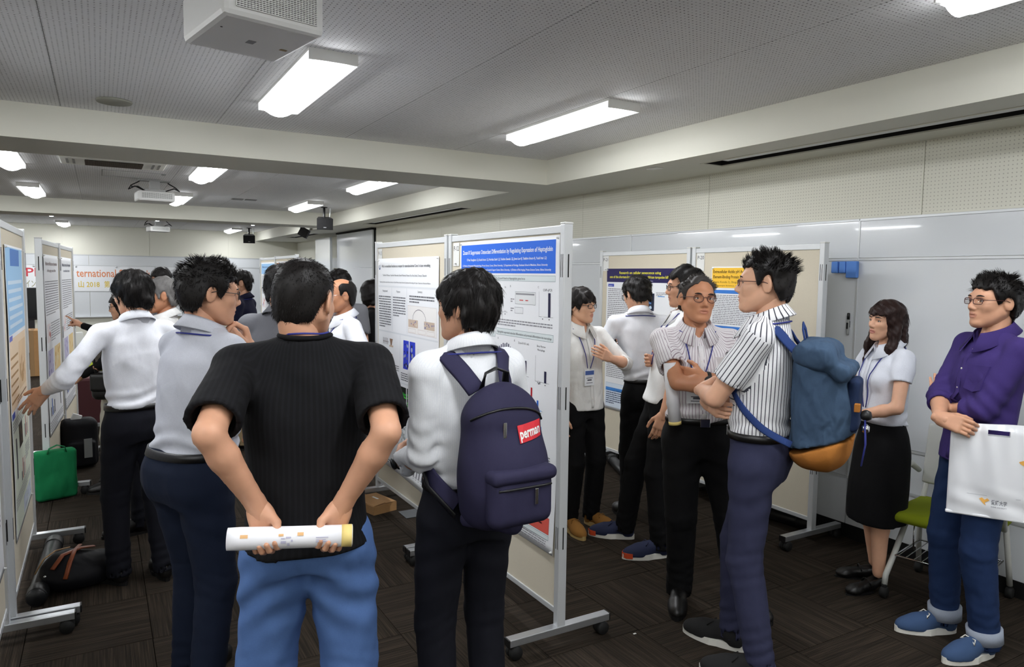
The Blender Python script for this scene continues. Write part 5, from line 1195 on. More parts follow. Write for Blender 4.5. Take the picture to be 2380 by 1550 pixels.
        pobj('watch_face', MB().lathe([(rw*.8, .0), (rw*.8, .0112)], 20, Matrix.Translation(c+dn*.027) @ Rd), watch.get('face', mat('watch dial', (40, 44, 48), .2)), w_)
    return ctx

# ------------------------------------------------------------------ the people in the hall
F_grey = mat_fabric('pale grey shirting', (196, 199, 208), fold=.5)
F_blk = mat_fabric('black ribbed jersey', (17, 17, 19), stripe=(22, 22, 25), freq=70., width=.45, fold=.3)
F_white = mat_fabric('white cotton shirting', (232, 234, 240), fold=.5)
F_white2 = mat_fabric('white linen shirting', (226, 226, 224), fold=.6, fscale=14)
F_pin = mat_fabric('white shirting with faint grey stripes', (230, 232, 235), stripe=(222, 225, 230), freq=140., width=.22, fold=.45)
F_str4 = mat_fabric('white shirting with fine wine stripes', (226, 224, 226), stripe=(150, 134, 144), freq=75., width=.22, stripe2=(206, 196, 202), fold=.4)
F_str5 = mat_fabric('white shirting with bold charcoal stripes', (234, 234, 236), stripe=(66, 66, 76), freq=55., width=.22, fold=.3)
F_blouse = mat_fabric('white poplin blouse', (226, 230, 240), fold=.5)
F_purple = mat_fabric('purple chambray', (62, 48, 108), fold=.5)
F_polo = mat_fabric('white pique', (228, 229, 230), fold=.35)
F_navy = mat_fabric('navy jersey', (24, 24, 48), fold=.3)
F_suit = mat_fabric('mid grey suiting', (112, 113, 118), fold=.25)
F_black = mat_fabric('black wool', (13, 13, 15), fold=.3)
F_char = mat_fabric('charcoal navy wool', (21, 22, 30), fold=.3)
F_jblue = mat_fabric('light blue chino cotton', (82, 112, 164), fold=.9, fscale=7)
F_slate = mat_fabric('slate navy chino', (50, 52, 76), fold=.5)
F_jean = mat_fabric('dark indigo denim', (22, 30, 48), fold=.4)
F_jean2 = mat_fabric('washed indigo denim', (30, 48, 84), fold=.6)
F_beige = mat_fabric('beige cotton', (186, 180, 166), fold=.6)
F_khaki = mat_fabric('khaki cotton', (166, 146, 112), fold=.6)
M_suede = mat('tan suede shoe', (150, 104, 44), .9); M_gum = mat('gum sole', (188, 160, 104), .8); M_wsole = mat('white rubber sole', (222, 220, 212), .6)
M_bcan = mat('blue canvas shoe', (52, 76, 112), .9); M_nrun = mat('navy mesh shoe', (26, 34, 66), .8); M_orange = mat('orange rubber', (206, 74, 34), .6); M_bcanv = mat('black canvas shoe', (20, 20, 21), .9)
M_cuffd = mat_fabric('denim wrong side', (150, 158, 172), fold=.4)
P = {}
P[1] = person('man in pale grey shirt with glasses resting his chin on his hand', (.28, 2.92), 62, 1.70, 'm', 'messy', 'black', 'mid', hyaw=24, hp=-6, lean=(.11, .08), girth=1.12, belly=.02, seed=1, top=dict(mat=F_grey, sleeve='short', slen=.9, fold=.0065), bottom=dict(mat=F_jean), glasses=dict(),
    armR=dict(w=(.112, .192, 1.362), pole=(.5, .25, -1), palm=(-.41, -.9, 0), dir=(-.12, -.22, .95), pose='chin'), armL=dict(w=(.08, .22, 1.08), pole=(-.6, -.2, -.6), palm=(0, -1, 0)), legs=dict(L=dict(a=(-.12, .05), yaw=-10), R=dict(a=(.11, -.03), yaw=15)), lanyard=dict(badge=False))
P[2] = person('man in black T-shirt and light blue trousers holding a rolled paper behind him', (.51, 2.07), 16, 1.70, 'r', 'buzz', 'black', 'mid', hyaw=27, hp=-6, hr=3, girth=1.03, sw=1.1, nz=.018, belly=.02, seed=2, stub=.85, top=dict(kind='tee', mat=F_blk, sleeve='short', collar=False, hem=.875, ease=.008, slen=.84, sw=1.04, fold=.003), bottom=dict(mat=F_jblue, wid=1.22, fold=.007, vf=.006), belt=False,
    armL=dict(w=(-.118, -.185, 1.045), pole=(-.15, -.75, -.3), palm=(-.1, -1, .1), dir=(.25, -.05, -.9), pose='tube'), armR=dict(w=(.098, -.185, 1.035), pole=(.15, -.75, -.3), palm=(.1, -1, .1), dir=(-.35, -.05, -.9), pose='tube'), legs=dict(L=dict(a=(-.15, .02)), R=dict(a=(.15, -.02))), lanyard=dict(badge=False), shoes=dict(kind='sneak', mat=M_bcanv, sole=M_wsole))
P[3] = person('man in white pinstripe shirt wearing a navy backpack, seen from behind', (1.06, 2.13), -2, 1.67, 'm', 'mop', 'black', 'mid', hyaw=-29, hp=2, lean=(0, -.01), girth=.96, sw=.93, seed=3, top=dict(mat=F_pin, sleeve='rolled', slen=.62, fold=.006), bottom=dict(mat=F_char),
    armL=dict(w=(-.15, .22, 1.02), pole=(-.12, -.8, -.5), palm=(.8, -.1, .3), dir=(.5, .8, .1), pose='wrap'), armR=dict(w=(.12, .24, 1.08), pole=(.7, -.5, -.4), palm=(-.6, -.6, 0), dir=(-.8, .5, .1)), lanyard=dict(badge=True, z=1.10), watch=dict(side='L'), legs=dict(L=dict(a=(-.09, .0)), R=dict(a=(.10, -.02))))
P[4] = person('older smiling man with round glasses and folded arms in a fine striped shirt', (2.56, 2.55), 212, 1.675, 'o', 'crew', 'salt', 'tan', hyaw=-10, hp=4, hr=-3, girth=1.04, belly=.015, seed=4, lean=(.055, 0), top=dict(mat=F_str4, sleeve='short', buttons=True, pocket=-.085, fold=.0045), bottom=dict(mat=F_black, wid=1.08), glasses=dict(size=(.0235, .0195), ex=.95, mat=M_frame2),
    armL=dict(w=(.045, .235, 1.225), pole=(-.8, .3, -.45), palm=(.1, -1, .1), dir=(.75, -.6, .05), pose='relax'), armR=dict(w=(-.085, .275, 1.185), pole=(.8, .3, -.45), palm=(-.1, -1, .1), dir=(-.8, -.55, .05), pose='relax'), lanyard=dict(z=1.165, x=.03, size=(.105, .07)), watch=dict(side='L', r=.024), legs=dict(L=dict(a=(-.23, -.02), yaw=-30), R=dict(a=(.06, -.06), yaw=14)))
P[5] = person('tall man in bold charcoal striped shirt carrying a blue backpack', (2.37, 2.02), -29, 1.765, 'm', 'spiky', 'black', 'fair', hyaw=-10, hp=2, lean=(0, -.02), girth=1.0, seed=5, top=dict(mat=F_str5, sleeve='short', slen=.72, fold=.0035), bottom=dict(mat=F_slate, wid=.93, fold=.005, vf=.0025), glasses=dict(size=(.023, .0135), mat=M_frame2, ex=.6),
    armL=dict(w=(.045, .25, 1.13), pole=(-.5, .25, -.8), palm=(.1, -1, 0), dir=(.75, -.5, .1), pose='relax'), armR=dict(w=(-.03, .205, 1.09), pole=(.5, .15, -.9), palm=(-.1, -1, 0), dir=(-.6, -.6, -.1), pose='relax'), shoes=dict(kind='sneak', mat=M_bcanv, sole=M_wsole, lace=M_bcanv), lanyard=dict(badge=False), legs=dict(L=dict(a=(-.10, -.06), yaw=-8), R=dict(a=(.12, .10), yaw=10)))
P[6] = person('woman with long dark hair in white blouse and black skirt', (3.63, 2.27), -66, 1.555, 'w', 'long', 'brown', 'fair', hyaw=-8, hp=2, hr=-4, seed=6, female=True, girth=.98, top=dict(kind='blouse', mat=F_blouse, sleeve='cap', buttons=True, fold=.004), bottom=dict(kind='skirt', mat=F_black, len=.40), shoes=dict(kind='pump', mat=M_belt, sole=M_blackp), belt=False,
    armL=dict(w=(-.055, .235, 1.035), pole=(-.8, -.5, -.2), palm=(.3, -.6, .5), dir=(.85, .5, .1), pose='wrap'), armR=dict(w=(.075, .235, 1.045), pole=(.8, -.5, -.2), palm=(-.5, -.6, .4), dir=(-.8, .55, .1), pose='wrap'), lanyard=dict(z=1.08, badge=False), watch=dict(side='L', r=.014, strap=M_belt), legs=dict(L=dict(a=(-.07, .02), z=.105), R=dict(a=(.09, -.06), z=.105)))
P[7] = person('young man in purple shirt and jeans with folded arms at the right edge', (3.40, 1.68), -62, 1.69, 'm', 'tousled', 'black', 'mid', hyaw=-2, hp=3, girth=.98, seed=7, lean=(0, -.08), top=dict(mat=F_purple, sleeve='rolled', slen=.40, hem=.86, buttons=True, pocket=-.085, fold=.0045, ease=.006), bottom=dict(mat=F_jean2, wid=1.0, fold=.006, vf=.0025, cuff=M_cuffd), glasses=dict(size=(.0235, .014), mat=M_frame2, ex=.6), shoes=dict(kind='sneak', mat=M_bcan, sole=M_wsole, lace=M_wsole), belt=False,
    armR=dict(w=(-.085, .235, 1.075), pole=(.6, .2, -.9), palm=(.4, -.8, -.4), dir=(-.75, -.45, -.15), pose='wrap'), armL=dict(w=(.105, .118, 1.075), pole=(-.6, .3, -.8), palm=(.9, -.3, 0), dir=(.25, -.12, .95), pose='flat'), legs=dict(L=dict(a=(-.11, -.02), yaw=-14), R=dict(a=(.11, .02), yaw=4)))
P[8] = person('young man with glasses and fringe behind the centre board, hand on his chest', (2.73, 3.77), 176, 1.585, 'm', 'mop', 'soft', 'fair', hyaw=-18, hp=0, girth=.93, seed=8, lean=(.05, -.03), q=1.15, top=dict(mat=F_white2, sleeve='rolled', slen=.25, hem=.86, buttons=True, fold=.005, ease=.006), bottom=dict(mat=F_black), glasses=dict(size=(.0235, .0155), mat=M_frame, ex=.7), belt=False,
    armL=dict(w=(-.055, .215, 1.235), pole=(-.9, .1, -.6), palm=(.2, -1, .2), dir=(.9, .2, .35), pose='relax'), lanyard=dict(z=1.16, x=.03, head=True, size=(.085, .11)), shoes=dict(kind='sneak', mat=M_suede, sole=M_gum, lace=M_suede))
P[9] = person('man in white shirt with his back turned reading poster P-21', (3.21, 3.70), 24, 1.67, 'm', 'short', 'black', 'fair', hyaw=-24, hp=-18, girth=.98, seed=9, lean=(-.13, .03), q=1.1, hoff=(0, .02, -.005), top=dict(mat=F_white, sleeve='rolled', slen=.6, fold=.005), bottom=dict(mat=F_black), glasses=dict(),
    armL=dict(w=(-.20, .27, 1.16), pole=(-.7, -.5, -.5), palm=(.5, -.3, .6), dir=(.3, .9, .3), pose='wrap'), lanyard=dict(badge=False))
P[10] = person('man in white polo half hidden behind the older man', (2.97, 3.25), -58, 1.73, 'm', 'short', 'black', 'mid', hyaw=-2, hp=-4, seed=10, q=1.15, lean=(0, -.18), top=dict(kind='polo', mat=F_polo, sleeve='short', hem=.90, fold=.003, ease=.004), bottom=dict(mat=F_black), glasses=dict(), shoes=dict(kind='runner', mat=M_nrun, sole=M_wsole, accent=M_orange, lace=M_nrun), belt=False, lanyard=dict(badge=False),
    armL=dict(w=(-.25, .06, .82), pole=(-.6, -.6, 0)), armR=dict(w=(.05, .05, 1.13), pole=(.7, -.6, -.3), palm=(-.3, -.9, 0), dir=(-.5, .5, .1), pose='relax'), legs=dict(L=dict(a=(-.16, .03), yaw=-10), R=dict(a=(.13, .20), yaw=12)))
P[11] = person('man in white shirt stretching out his left arm toward the left boards', (.15, 4.20), -22, 1.655, 'm', 'mop', 'black', 'fair', hyaw=-10, hp=-8, girth=.98, seed=11, q=1.05, top=dict(mat=F_white, sleeve='long', fold=.006), bottom=dict(mat=F_char),
    armL=dict(w=(-.355, .215, 1.09), pole=(-.4, -.5, -.3), palm=(-.2, .5, -.6), dir=(-.45, .35, -.65), pose='splay'), armR=dict(w=(.2, .18, 1.0)), glasses=dict(), legs=dict(L=dict(a=(-.09, .06)), R=dict(a=(.10, -.06))))
P[12] = person('grey-haired man behind the man with the outstretched arm', (.31, 5.08), -82, 1.62, 'o', 'short', 'grey', 'tan', hyaw=-6, seed=12, lean=(-.03, -.08), q=1.4, top=dict(mat=F_white2, sleeve='short'), bottom=dict(mat=F_char), legs=dict(L=dict(a=(-.1, .12)), R=dict(a=(.1, -.1))))
P[13] = person('person in black top and beige cropped trousers pointing at a poster', (.10, 6.14), -72, 1.50, 'w', 'bob', 'black', 'mid', hyaw=-4, hp=-6, seed=13, lean=(-.03, -.12), q=1.4, female=True, top=dict(kind='tee', mat=F_black, sleeve='long', collar=False, hem=.86), bottom=dict(kind='crop', mat=F_beige, wid=1.12), belt=False, glasses=dict(),
    armR=dict(w=(.36, .40, 1.40), pole=(.6, .1, -.9), palm=(-.2, 0, -1), dir=(.3, .5, .35), pose='point'), armL=dict(w=(-.1, .25, 1.0)))
P[14] = person('distant man in navy polo and khaki trousers', (1.19, 7.04), -62, 1.68, 'm', 'short', 'black', 'mid', seed=14, lean=(0, .08), q=1.7, hyaw=-20, top=dict(kind='polo', mat=F_navy, sleeve='short', hem=.88), bottom=dict(mat=F_khaki, wid=1.1), belt=False, armL=dict(w=(-.14, .26, 1.10)), armR=dict(w=(.1, .28, 1.12)), lanyard=dict(badge=False))
P[15] = person('distant man whose head shows before the banner', (.63, 9.3), -80, 1.70, 'm', 'mop', 'black', 'mid', seed=15, q=2.0, glasses=dict(), top=dict(mat=F_suit, sleeve='long'), bottom=dict(mat=F_char))
P[16] = person('man in grey suit jacket partly hidden behind the black T-shirt', (.81, 3.83), 42, 1.70, 'm', 'short', 'black', 'tan', seed=16, lean=(.05, 0), q=1.1, hyaw=8, girth=1.03, sw=1.08, top=dict(kind='suit', mat=F_suit, sleeve='long', hem=.80, ease=.010, sw=1.12, fold=.003), bottom=dict(mat=F_char), belt=False)
P[17] = person('balding man in white short-sleeved shirt with hand on hip', (1.40, 4.60), -92, 1.63, 'o', 'bald', 'black', 'tan', seed=17, lean=(.03, .04), q=1.4, girth=1.06, belly=.03, glasses=dict(mat=M_chrome, r=.001), top=dict(mat=F_white, sleeve='short', fold=.004, slen=.75), bottom=dict(mat=F_char), lanyard=dict(badge=False, z=1.15), watch=dict(side='L'), armL=dict(w=(-.16, .11, 1.02), pole=(-.8, -.5, .2), palm=(.9, .2, 0), dir=(.4, .6, -.5), pose='relax'))
P[18] = person('dark-haired man behind the balding man', (1.60, 5.44), 0, 1.69, 'm', 'short', 'black', 'mid', seed=18, q=1.8, top=dict(mat=F_suit, sleeve='short'), bottom=dict(mat=F_char))
P[19] = person('woman in black dress beside board P-13', (2.02, 5.86), 110, 1.61, 'w', 'bob', 'black', 'mid', seed=19, q=1.5, female=True, top=dict(kind='dress', mat=F_black, sleeve='long', collar=False, hem=.93), bottom=dict(kind='skirt', mat=F_black, len=.45), belt=False, shoes=dict(kind='pump'))

# ------------------------------------------------------------------ things people carry
def carried(c, name, label, cat):
    r = c['root']; return empty(name, r.location, r.rotation_euler.z, label, cat)
def fobj(name, f, h, m, parent, S=1., bounds=None):
    V, Q = surface(f, h, *(bounds or (None, None))); return link_mesh(name, np_mesh(name, V*S, Q, m), parent)
def strap(c, keys, w, m, parent, name='strap', proj=(1, -1), thick=.16, off=.007):
    pts = []
    for i in range(len(keys)-1):
        for u in range(4): pts.append(np.array(keys[i], float)+(np.array(keys[i+1], float)-np.array(keys[i], float))*u/4)
    pts.append(np.array(keys[-1], float)); P_ = np.array(pts); a, b_ = proj[0]*4, len(pts)+proj[1]*4
    P_[a:b_] = onto(c['torso'], P_[a:b_], off, 8); k5 = np.array([.25, .5, .25])
    for _ in range(2): P_[1:-1] = .25*P_[:-2]+.5*P_[1:-1]+.25*P_[2:]
    n = grad(c['torso'], P_); n[np.linalg.norm(n, axis=1) < .5] = (0, -1, 0)
    return c['pobj'](name, MB().tube([tuple(x) for x in P_], w/2, 8, flat=thick, up=[tuple(x) for x in n]), m, parent)
M_nbag = mat_fabric('dark navy pack cloth', (44, 42, 66), fold=.35, rough=.8)
M_nstr = mat_fabric('navy strap webbing', (50, 48, 74), fold=.1)
c = P[3]; t = carried(c, 'backpack', 'dark navy backpack with red label on the pinstripe-shirted man', 'backpack')
f = Field(); f.rbox((.01, -.215, 1.10), (.135, .075, .205), .07, .02); f.ell((.01, -.24, 1.06), (.150, .110, .17), .05); f.ell((.01, -.215, 1.27), (.105, .07, .085), .05); f.cut((0, -.10, 1.1), (0, 1, 0)); f.disp = wrinkle(31, .003, 12.)
bag3 = fobj('pack_body', f, .009, M_nbag, t, c['S'])
f2 = Field(); f2.rbox((.015, -.322, 1.005), (.115, .038, .085), .038, .01); f2.disp = wrinkle(32, .002, 12.); pk = fobj('front_pocket', f2, .008, M_nbag, t, c['S'])
f3 = Field(); f3.rbox((.015, -.330, 1.085), (.120, .038, .024), .022, .01); f3.disp = wrinkle(33, .002, 14.); fobj('pocket_flap', f3, .007, M_nbag, t, c['S'])
f4 = Field(); f4.path([(-.10, -.20, .925), (.01, -.29, .915), (.12, -.20, .925)], [.026, .028, .026], .02); fobj('base_fold', f4, .009, M_nbag, t, c['S'])
for s in (-1, 1): strap(c, [(s*.055, -.17, 1.325), (s*.088, -.10, 1.40), (s*.112, .0, 1.43), (s*.128, .09, 1.36), (s*.142, .11, 1.24), (s*.158, .06, 1.12), (s*.165, -.05, 1.02), (s*.12, -.16, .96)], .062, M_nstr, t)
for s in (-1, 1): c['pobj']('lower_strap', MB().tube([(s*.165, .02, 1.08), (s*.172, -.06, 1.0), (s*.13, -.17, .93)], .012, 6, flat=.3, up=(s, 0, 0)), M_blackp, t)
c['pobj']('haul_loop', MB().tube([(-.045, -.185, 1.335), (-.040, -.20, 1.385), (-.005, -.205, 1.40), (.035, -.20, 1.385), (.042, -.185, 1.335)], .013, 8, flat=.35, up=(0, 0, 1)), M_blackp, t)
def on_back(f, x, z): return front_y(f, x, z, .5, True)
yb = on_back(f, .05, 1.20)
lab = MB(); g = []
for i in range(5):
    for j in range(2): x, z = .015+.095*i/4, 1.178+.052*j+.012*i/4; g.append((x, on_back(f, x, z)-.003, z))
lab.add(g+[(x, y+.002, z) for x, y, z in g], [(2*i, 2*i+2, 2*i+3, 2*i+1) for i in range(4)]+[(10+2*i, 10+2*i+1, 10+2*i+3, 10+2*i+2) for i in range(4)]+[(2*i, 10+2*i, 12+2*i, 2+2*i) for i in range(4)]+[(2*i+1, 2*i+3, 13+2*i, 11+2*i) for i in range(4)])
lo = c['pobj']('label_patch', lab, mat('red label', (200, 34, 46), .6), t)
V, F = text_geo('perman', .042, .0012, 'LEFT', .086); mb = MB()
gx = [g[2*i_][0] for i_ in range(5)]; y0_ = [g[2*i_][1] for i_ in range(5)]; y1_ = [g[2*i_+1][1] for i_ in range(5)]
def lab_pt(u, v_): x_ = .018+u; k_ = min(1, max(0, v_/.052)); return (x_, float(np.interp(x_, gx, y0_)*(1-k_)+np.interp(x_, gx, y1_)*k_)-.0018, 1.178+v_+.012*u/.095)
mb.add([lab_pt(v[0], v[1]+.013) for v in V], F); c['pobj']('lettering', mb, M_white, lo)
for (x, z, L) in ((.05, 1.045, .05), (-.03, 1.245, .05)): y = min(on_back(f, x, z), on_back(f2, x, z-.04) if z < 1.1 else 0)-.006; c['pobj']('zip_pull', MB().box((x-.006, y-.003, z-L), (x+.006, y+.002, z), .002), M_chrome, t)
c['pobj']('zip', MB().tube([(x, on_back(f, x, 1.235+.05*math.sqrt(max(0, 1-(x/.125)**2)))-.002, 1.235+.05*math.sqrt(max(0, 1-(x/.125)**2))) for x in np.linspace(-.12, .13, 14)], .004, 6), M_blackp, t)
c['pobj']('zip', MB().tube([(x, on_back(f2, x, 1.052)-.003, 1.05) for x in np.linspace(-.08, .11, 8)], .004, 6), M_blackp, t)
# blue roll-top backpack
M_den = mat_fabric('steel blue canvas', (62, 82, 106), fold=.9, fscale=16); M_tan = mat_fabric('tan suede leather', (168, 108, 48), fold=.4); M_bstr = mat_fabric('blue strap webbing', (46, 66, 118), fold=.1)
c = P[5]; t = carried(c, 'backpack', 'steel blue roll-top backpack with tan base on the tall striped man', 'backpack')
def pack(cut):
    f = Field(); f.rbox((0, -.215, 1.12), (.145, .090, .225), .07, .03); f.ell((0, -.25, 1.10), (.150, .115, .20), .05); f.ell((0, -.225, .955), (.148, .112, .09), .04); f.cut((0, -.105, 1.1), (0, 1, .05))
    pl = A3(0, -.25, .985); n = nrm((0, -.35, -1.))*cut; f.cut(pl, n); f.disp = wrinkle(41, .008, 17.); return f
f = pack(1); fobj('pack_body', f, .009, M_den, t, c['S']); fb = pack(-1); fobj('pack_base', fb, .009, M_tan, t, c['S'])
f5 = Field(); f5.path([(-.12, -.175, 1.325), (.12, -.175, 1.325)], [.045, .045], .03); f5.path([(-.13, -.235, 1.325), (.13, -.235, 1.325)], [.058, .058], .05); f5.path([(-.135, -.315, 1.265), (.135, -.315, 1.265)], [.040, .040], .05); f5.disp = wrinkle(42, .009, 18.); fobj('rolled_top', f5, .009, M_den, t, c['S'])
f6 = Field(); f6.rbox((0, -.345, 1.14), (.085, .022, .10), .02); f6.disp = wrinkle(44, .003, 14); fobj('front_panel', f6, .008, mat_fabric('dark blue canvas', (34, 48, 78), fold=.4), t, c['S'])
for s in (-1, 1): strap(c, [(s*.06, -.165, 1.29), (s*.085, -.125, 1.36), (s*.115, .0, 1.43), (s*.128, .09, 1.36), (s*.142, .11, 1.24), (s*.150, .08, 1.16)], .060, M_bstr, t, proj=(1, 0))
for s in (-1, 1): strap(c, [(s*.150, .085, 1.17), (s*.168, .03, 1.10), (s*.172, -.05, 1.03), (s*.15, -.15, .985)], .028, M_bstr, t, 'lower_strap', (0, -1), .2)
c['pobj']('haul_loop', MB().tube([(-.03, -.17, 1.34), (-.03, -.155, 1.41), (0, -.15, 1.43), (.03, -.155, 1.41), (.03, -.17, 1.34)], .012, 8, flat=.35, up=(0, 1, 0)), M_bstr, t)
k1 = c['pobj']('leather_tab', MB().box((-.115, -.372, 1.125), (-.085, -.352, 1.155), .003), M_tan, t)
c['pobj']('key_charm', MB().lathe([(.004, -.02), (.018, -.012), (.020, 0), (.016, .014), (.004, .02)], 12, Matrix.Translation((-.10, -.392, 1.115))), M_blackp, k1)
c['pobj']('key_charm', MB().lathe([(.003, -.018), (.013, -.01), (.014, .008), (.004, .016)], 10, Matrix.Translation((-.09, -.392, 1.065))), M_chrome, k1)
for dx in (-.012, .004): c['pobj']('charm_cord', MB().tube([(-.10+dx, -.39, 1.10), (-.10+dx*1.5, -.395, 1.01), (-.10+dx, -.385, .93)], .003, 5), M_cord, k1)
# shoulder bag
c = P[13]; t = carried(c, 'shoulder_bag', 'black leather shoulder bag at the hip of the pointing person', 'bag')
f = Field(); f.rbox((-.20, -.02, .93), (.075, .155, .115), .05); f.disp = wrinkle(51, .003, 10); fobj('bag_body', f, .012, M_belt, t, c['S'])
f = Field(); f.rbox((-.265, -.02, .965), (.02, .150, .075), .018); fobj('flap', f, .012, M_belt, t, c['S'])
c['pobj']('strap', MB().tube([(-.20, .10, 1.02), (-.16, .14, 1.2), (-.02, .09, 1.40), (.10, .0, 1.43), (.04, -.12, 1.3), (-.15, -.15, 1.1), (-.20, -.13, 1.02)], .012, 6), M_belt, t)
# paper roll held behind the back
c = P[2]; t = carried(c, 'paper_roll', 'white printed paper roll gripped behind the black T-shirt', 'paper roll')
def hand_c(c, i, z, y):
    sgn, a, sh, el, wr = c['arms'][i]; return wr+a['M'][:, 2]*z+a['M'][:, 1]*y
h0, h1 = hand_c(c, 0, .074, .0425), hand_c(c, 1, .074, .0425); ax = nrm(h1-h0); cen = (h0+h1)/2; L0, L1 = h0-ax*.085, h1+ax*.050
R_ = Vector((0, 0, 1)).rotation_difference(Vector(ax)).to_matrix().to_4x4(); M4 = Matrix.Translation(L0) @ R_; L = float(np.linalg.norm(L1-L0))
c['pobj']('paper', MB().lathe([(.021, .0), (.0285, -.002), (.0295, .03), (.0285, L*.5), (.0285, L), (.024, L), (.023, L-.05)], 28, M4), mat('rolled paper', (236, 236, 240), .6, noise=.02), t)
c['pobj']('core', MB().lathe([(.0292, L-.028), (.0296, L-.002), (.0235, L+.001), (.0225, L-.04)], 28, M4), mat('yellow paper edge', (234, 210, 130), .6), t)
c['pobj']('inner', MB().lathe([(.0228, L-.045), (.0228, L-.03)], 24, M4), mat('brown core', (176, 112, 52), .8), t)
pr = Ink(); mb = MB()
r9 = random.Random(5)
def roll_patch(s0, s1, a0, a1):
    V = []
    for s in (s0, s1):
        for a in np.linspace(a0, a1, 4): V.append(M4 @ Vector((.0302*math.cos(a), .0302*math.sin(a), s*L)))
    return V, [(i, i+1, i+5, i+4) for i in range(3)]
back = math.atan2(*(lambda v: (v[1], v[0]))(np.array((R_.to_3x3().transposed() @ Vector((0, -1, 0.15))))))
for (s0, s1, da, db) in ((.10, .16, -.5, -.2), (.42, .46, .1, .35), (.47, .49, .3, .6), (.50, .515, .0, .2), (.40, .44, -.5, -.3), (.55, .60, -.6, -.3), (.42, .45, -.15, -.05), (.46, .50, -.25, -.12), (.70, .80, .2, .3), (.70, .78, .05, .12), (.70, .80, -.15, -.08)):
    V, F = roll_patch(s0, s1, back+da, back+db); m_ = MB().add(V, F); c['pobj']('printed_mark', m_, (mat('roll print lilac', (186, 184, 206), .6), mat('roll print ochre', (222, 176, 120), .6))[1 if da < -.25 else 0], t)
# paper roll under the older man's arm, pen in his pocket
c = P[4]; t = carried(c, 'paper_roll', 'white paper roll tucked under the folded arms of the older man', 'paper roll')
M4 = Matrix.Translation((.150, .150, .985)) @ Matrix.Rotation(.12, 4, 'Y'); c['pobj']('paper', MB().lathe([(.022, 0), (.030, 0), (.030, .30), (.022, .30)], 24, M4), mat('rolled paper', (236, 236, 240), .6), t); c['pobj']('core', MB().lathe([(.021, -.002), (.0305, -.002), (.0308, .014), (.021, .014)], 24, M4), mat('yellow paper edge', (234, 210, 130), .6), t)
t = carried(c, 'pen', 'dark pen clipped in the shirt pocket of the older man', 'pen'); y = front_y(c['t'], -.10, 1.315)
c['pobj']('barrel', MB().tube([(-.10, y+.006, 1.30), (-.10, y+.006, 1.335)], .004, 8), M_blackp, t); c['pobj']('clip', MB().tube([(-.10, y+.011, 1.30), (-.10, y+.011, 1.328)], .0015, 6), M_chrome, t)
# phone
c = P[9]; t = carried(c, 'smartphone', 'dark smartphone in the hand of the man facing P-21', 'phone'); hc_ = hand_c(c, 0, .10, .022); a = c['arms'][0][1]['M']
b_ = MB().box((-.036, -.004, -.07), (.036, .004, .07), .003); b_.v = [tuple(hc_+A3(v[0]*.8+.0, v[1]+.3*v[2], v[2]*.9)) for v in b_.v]; c['pobj']('case', b_, M_blackp, t)
b_ = MB().box((-.032, -.0046, -.062), (.032, -.004, .062)); b_.v = [tuple(hc_+A3(v[0]*.8, v[1]+.3*v[2], v[2]*.9)) for v in b_.v]; c['pobj']('screen', b_, mat('dark glass', (20, 22, 28), .1), t)
# white carrier bag
t = empty('carrier_bag', (3.27, 1.53, .665), math.radians(-60), 'shiny white plastic carrier bag hanging from the purple-shirted man', 'bag')
M_pvc = mat('shiny white plastic film', (236, 238, 242), .22, spec=.5, coat=.3)
def bag_y(x, z):
    e = max(0, 1-(abs(x)/.172)**6)*max(0, min(1, (.405-z)/.05+.25))
    w_ = .006*math.sin(x*38+2*math.sin(z*6))+.004*math.sin(x*95+z*14)*min(1, max(0, (z-.1)*3))+.004*math.sin(z*60+x*20)*max(0, 1-abs(z-.06)*12)
    return e*(.014+.008*math.sin(z*7))+w_*(.3+.7*e)
gv, gf, NX, NZ = [], [], 44, 50
for sd in (-1, 1):
    for j in range(NZ+1):
        for i in range(NX+1): x, z = -.172+.344*i/NX, .40*j/NZ; gv.append((x, sd*(bag_y(x, z) if sd < 0 else .6*abs(bag_y(x, z)))+(-.0006 if sd < 0 else .0006), z+.004*math.sin(x*20)*(j == NZ)))
for sd in (0, 1):
    o_ = sd*(NX+1)*(NZ+1)
    for j in range(NZ):
        for i in range(NX):
            if abs(-.172+.344*(i+.5)/NX) < .036 and abs(.40*(j+.5)/NZ-.362) < .013: continue
            a_ = o_+j*(NX+1)+i; q_ = (a_, a_+1, a_+NX+2, a_+NX+1); gf.append(q_ if sd == 0 else q_[::-1])
N1 = (NX+1)*(NZ+1)
for j in range(NZ): gf += [(j*(NX+1), (j+1)*(NX+1), N1+(j+1)*(NX+1), N1+j*(NX+1)), (j*(NX+1)+NX, N1+j*(NX+1)+NX, N1+(j+1)*(NX+1)+NX, (j+1)*(NX+1)+NX)]
MB().add(gv, gf, True).obj('film', M_pvc, t)
MB().box((-.175, -.012, -.006), (.175, .012, .006), .004).obj('bottom_seam', M_pvc, t)
q = Ink(); q2 = Ink()
q.poly([(.10+.028*math.cos(a), .265+.028*math.sin(a)) for a in np.linspace(3.6, 6.4, 10)]+[(.112+.022*math.cos(a), .272+.016*math.sin(a)) for a in np.linspace(6.2, 3.8, 10)], (240, 182, 92), 2)
q.poly([(-.055, .075), (-.045, .082), (-.035, .074), (-.026, .082), (-.018, .074), (-.034, .062), (-.030, .050), (-.040, .058)], (240, 182, 92), 2)
q2.text(-.012, .060, '愛媛大学', .022, (120, 122, 130), 2, .0003, 'LEFT', .055); q2.text(-.012, .046, 'EHIME UNIVERSITY', .008, (120, 122, 130), 2, 0, 'LEFT', .055)
q2.quad(-.10, .092, .09, .0935, (176, 178, 184), 2)
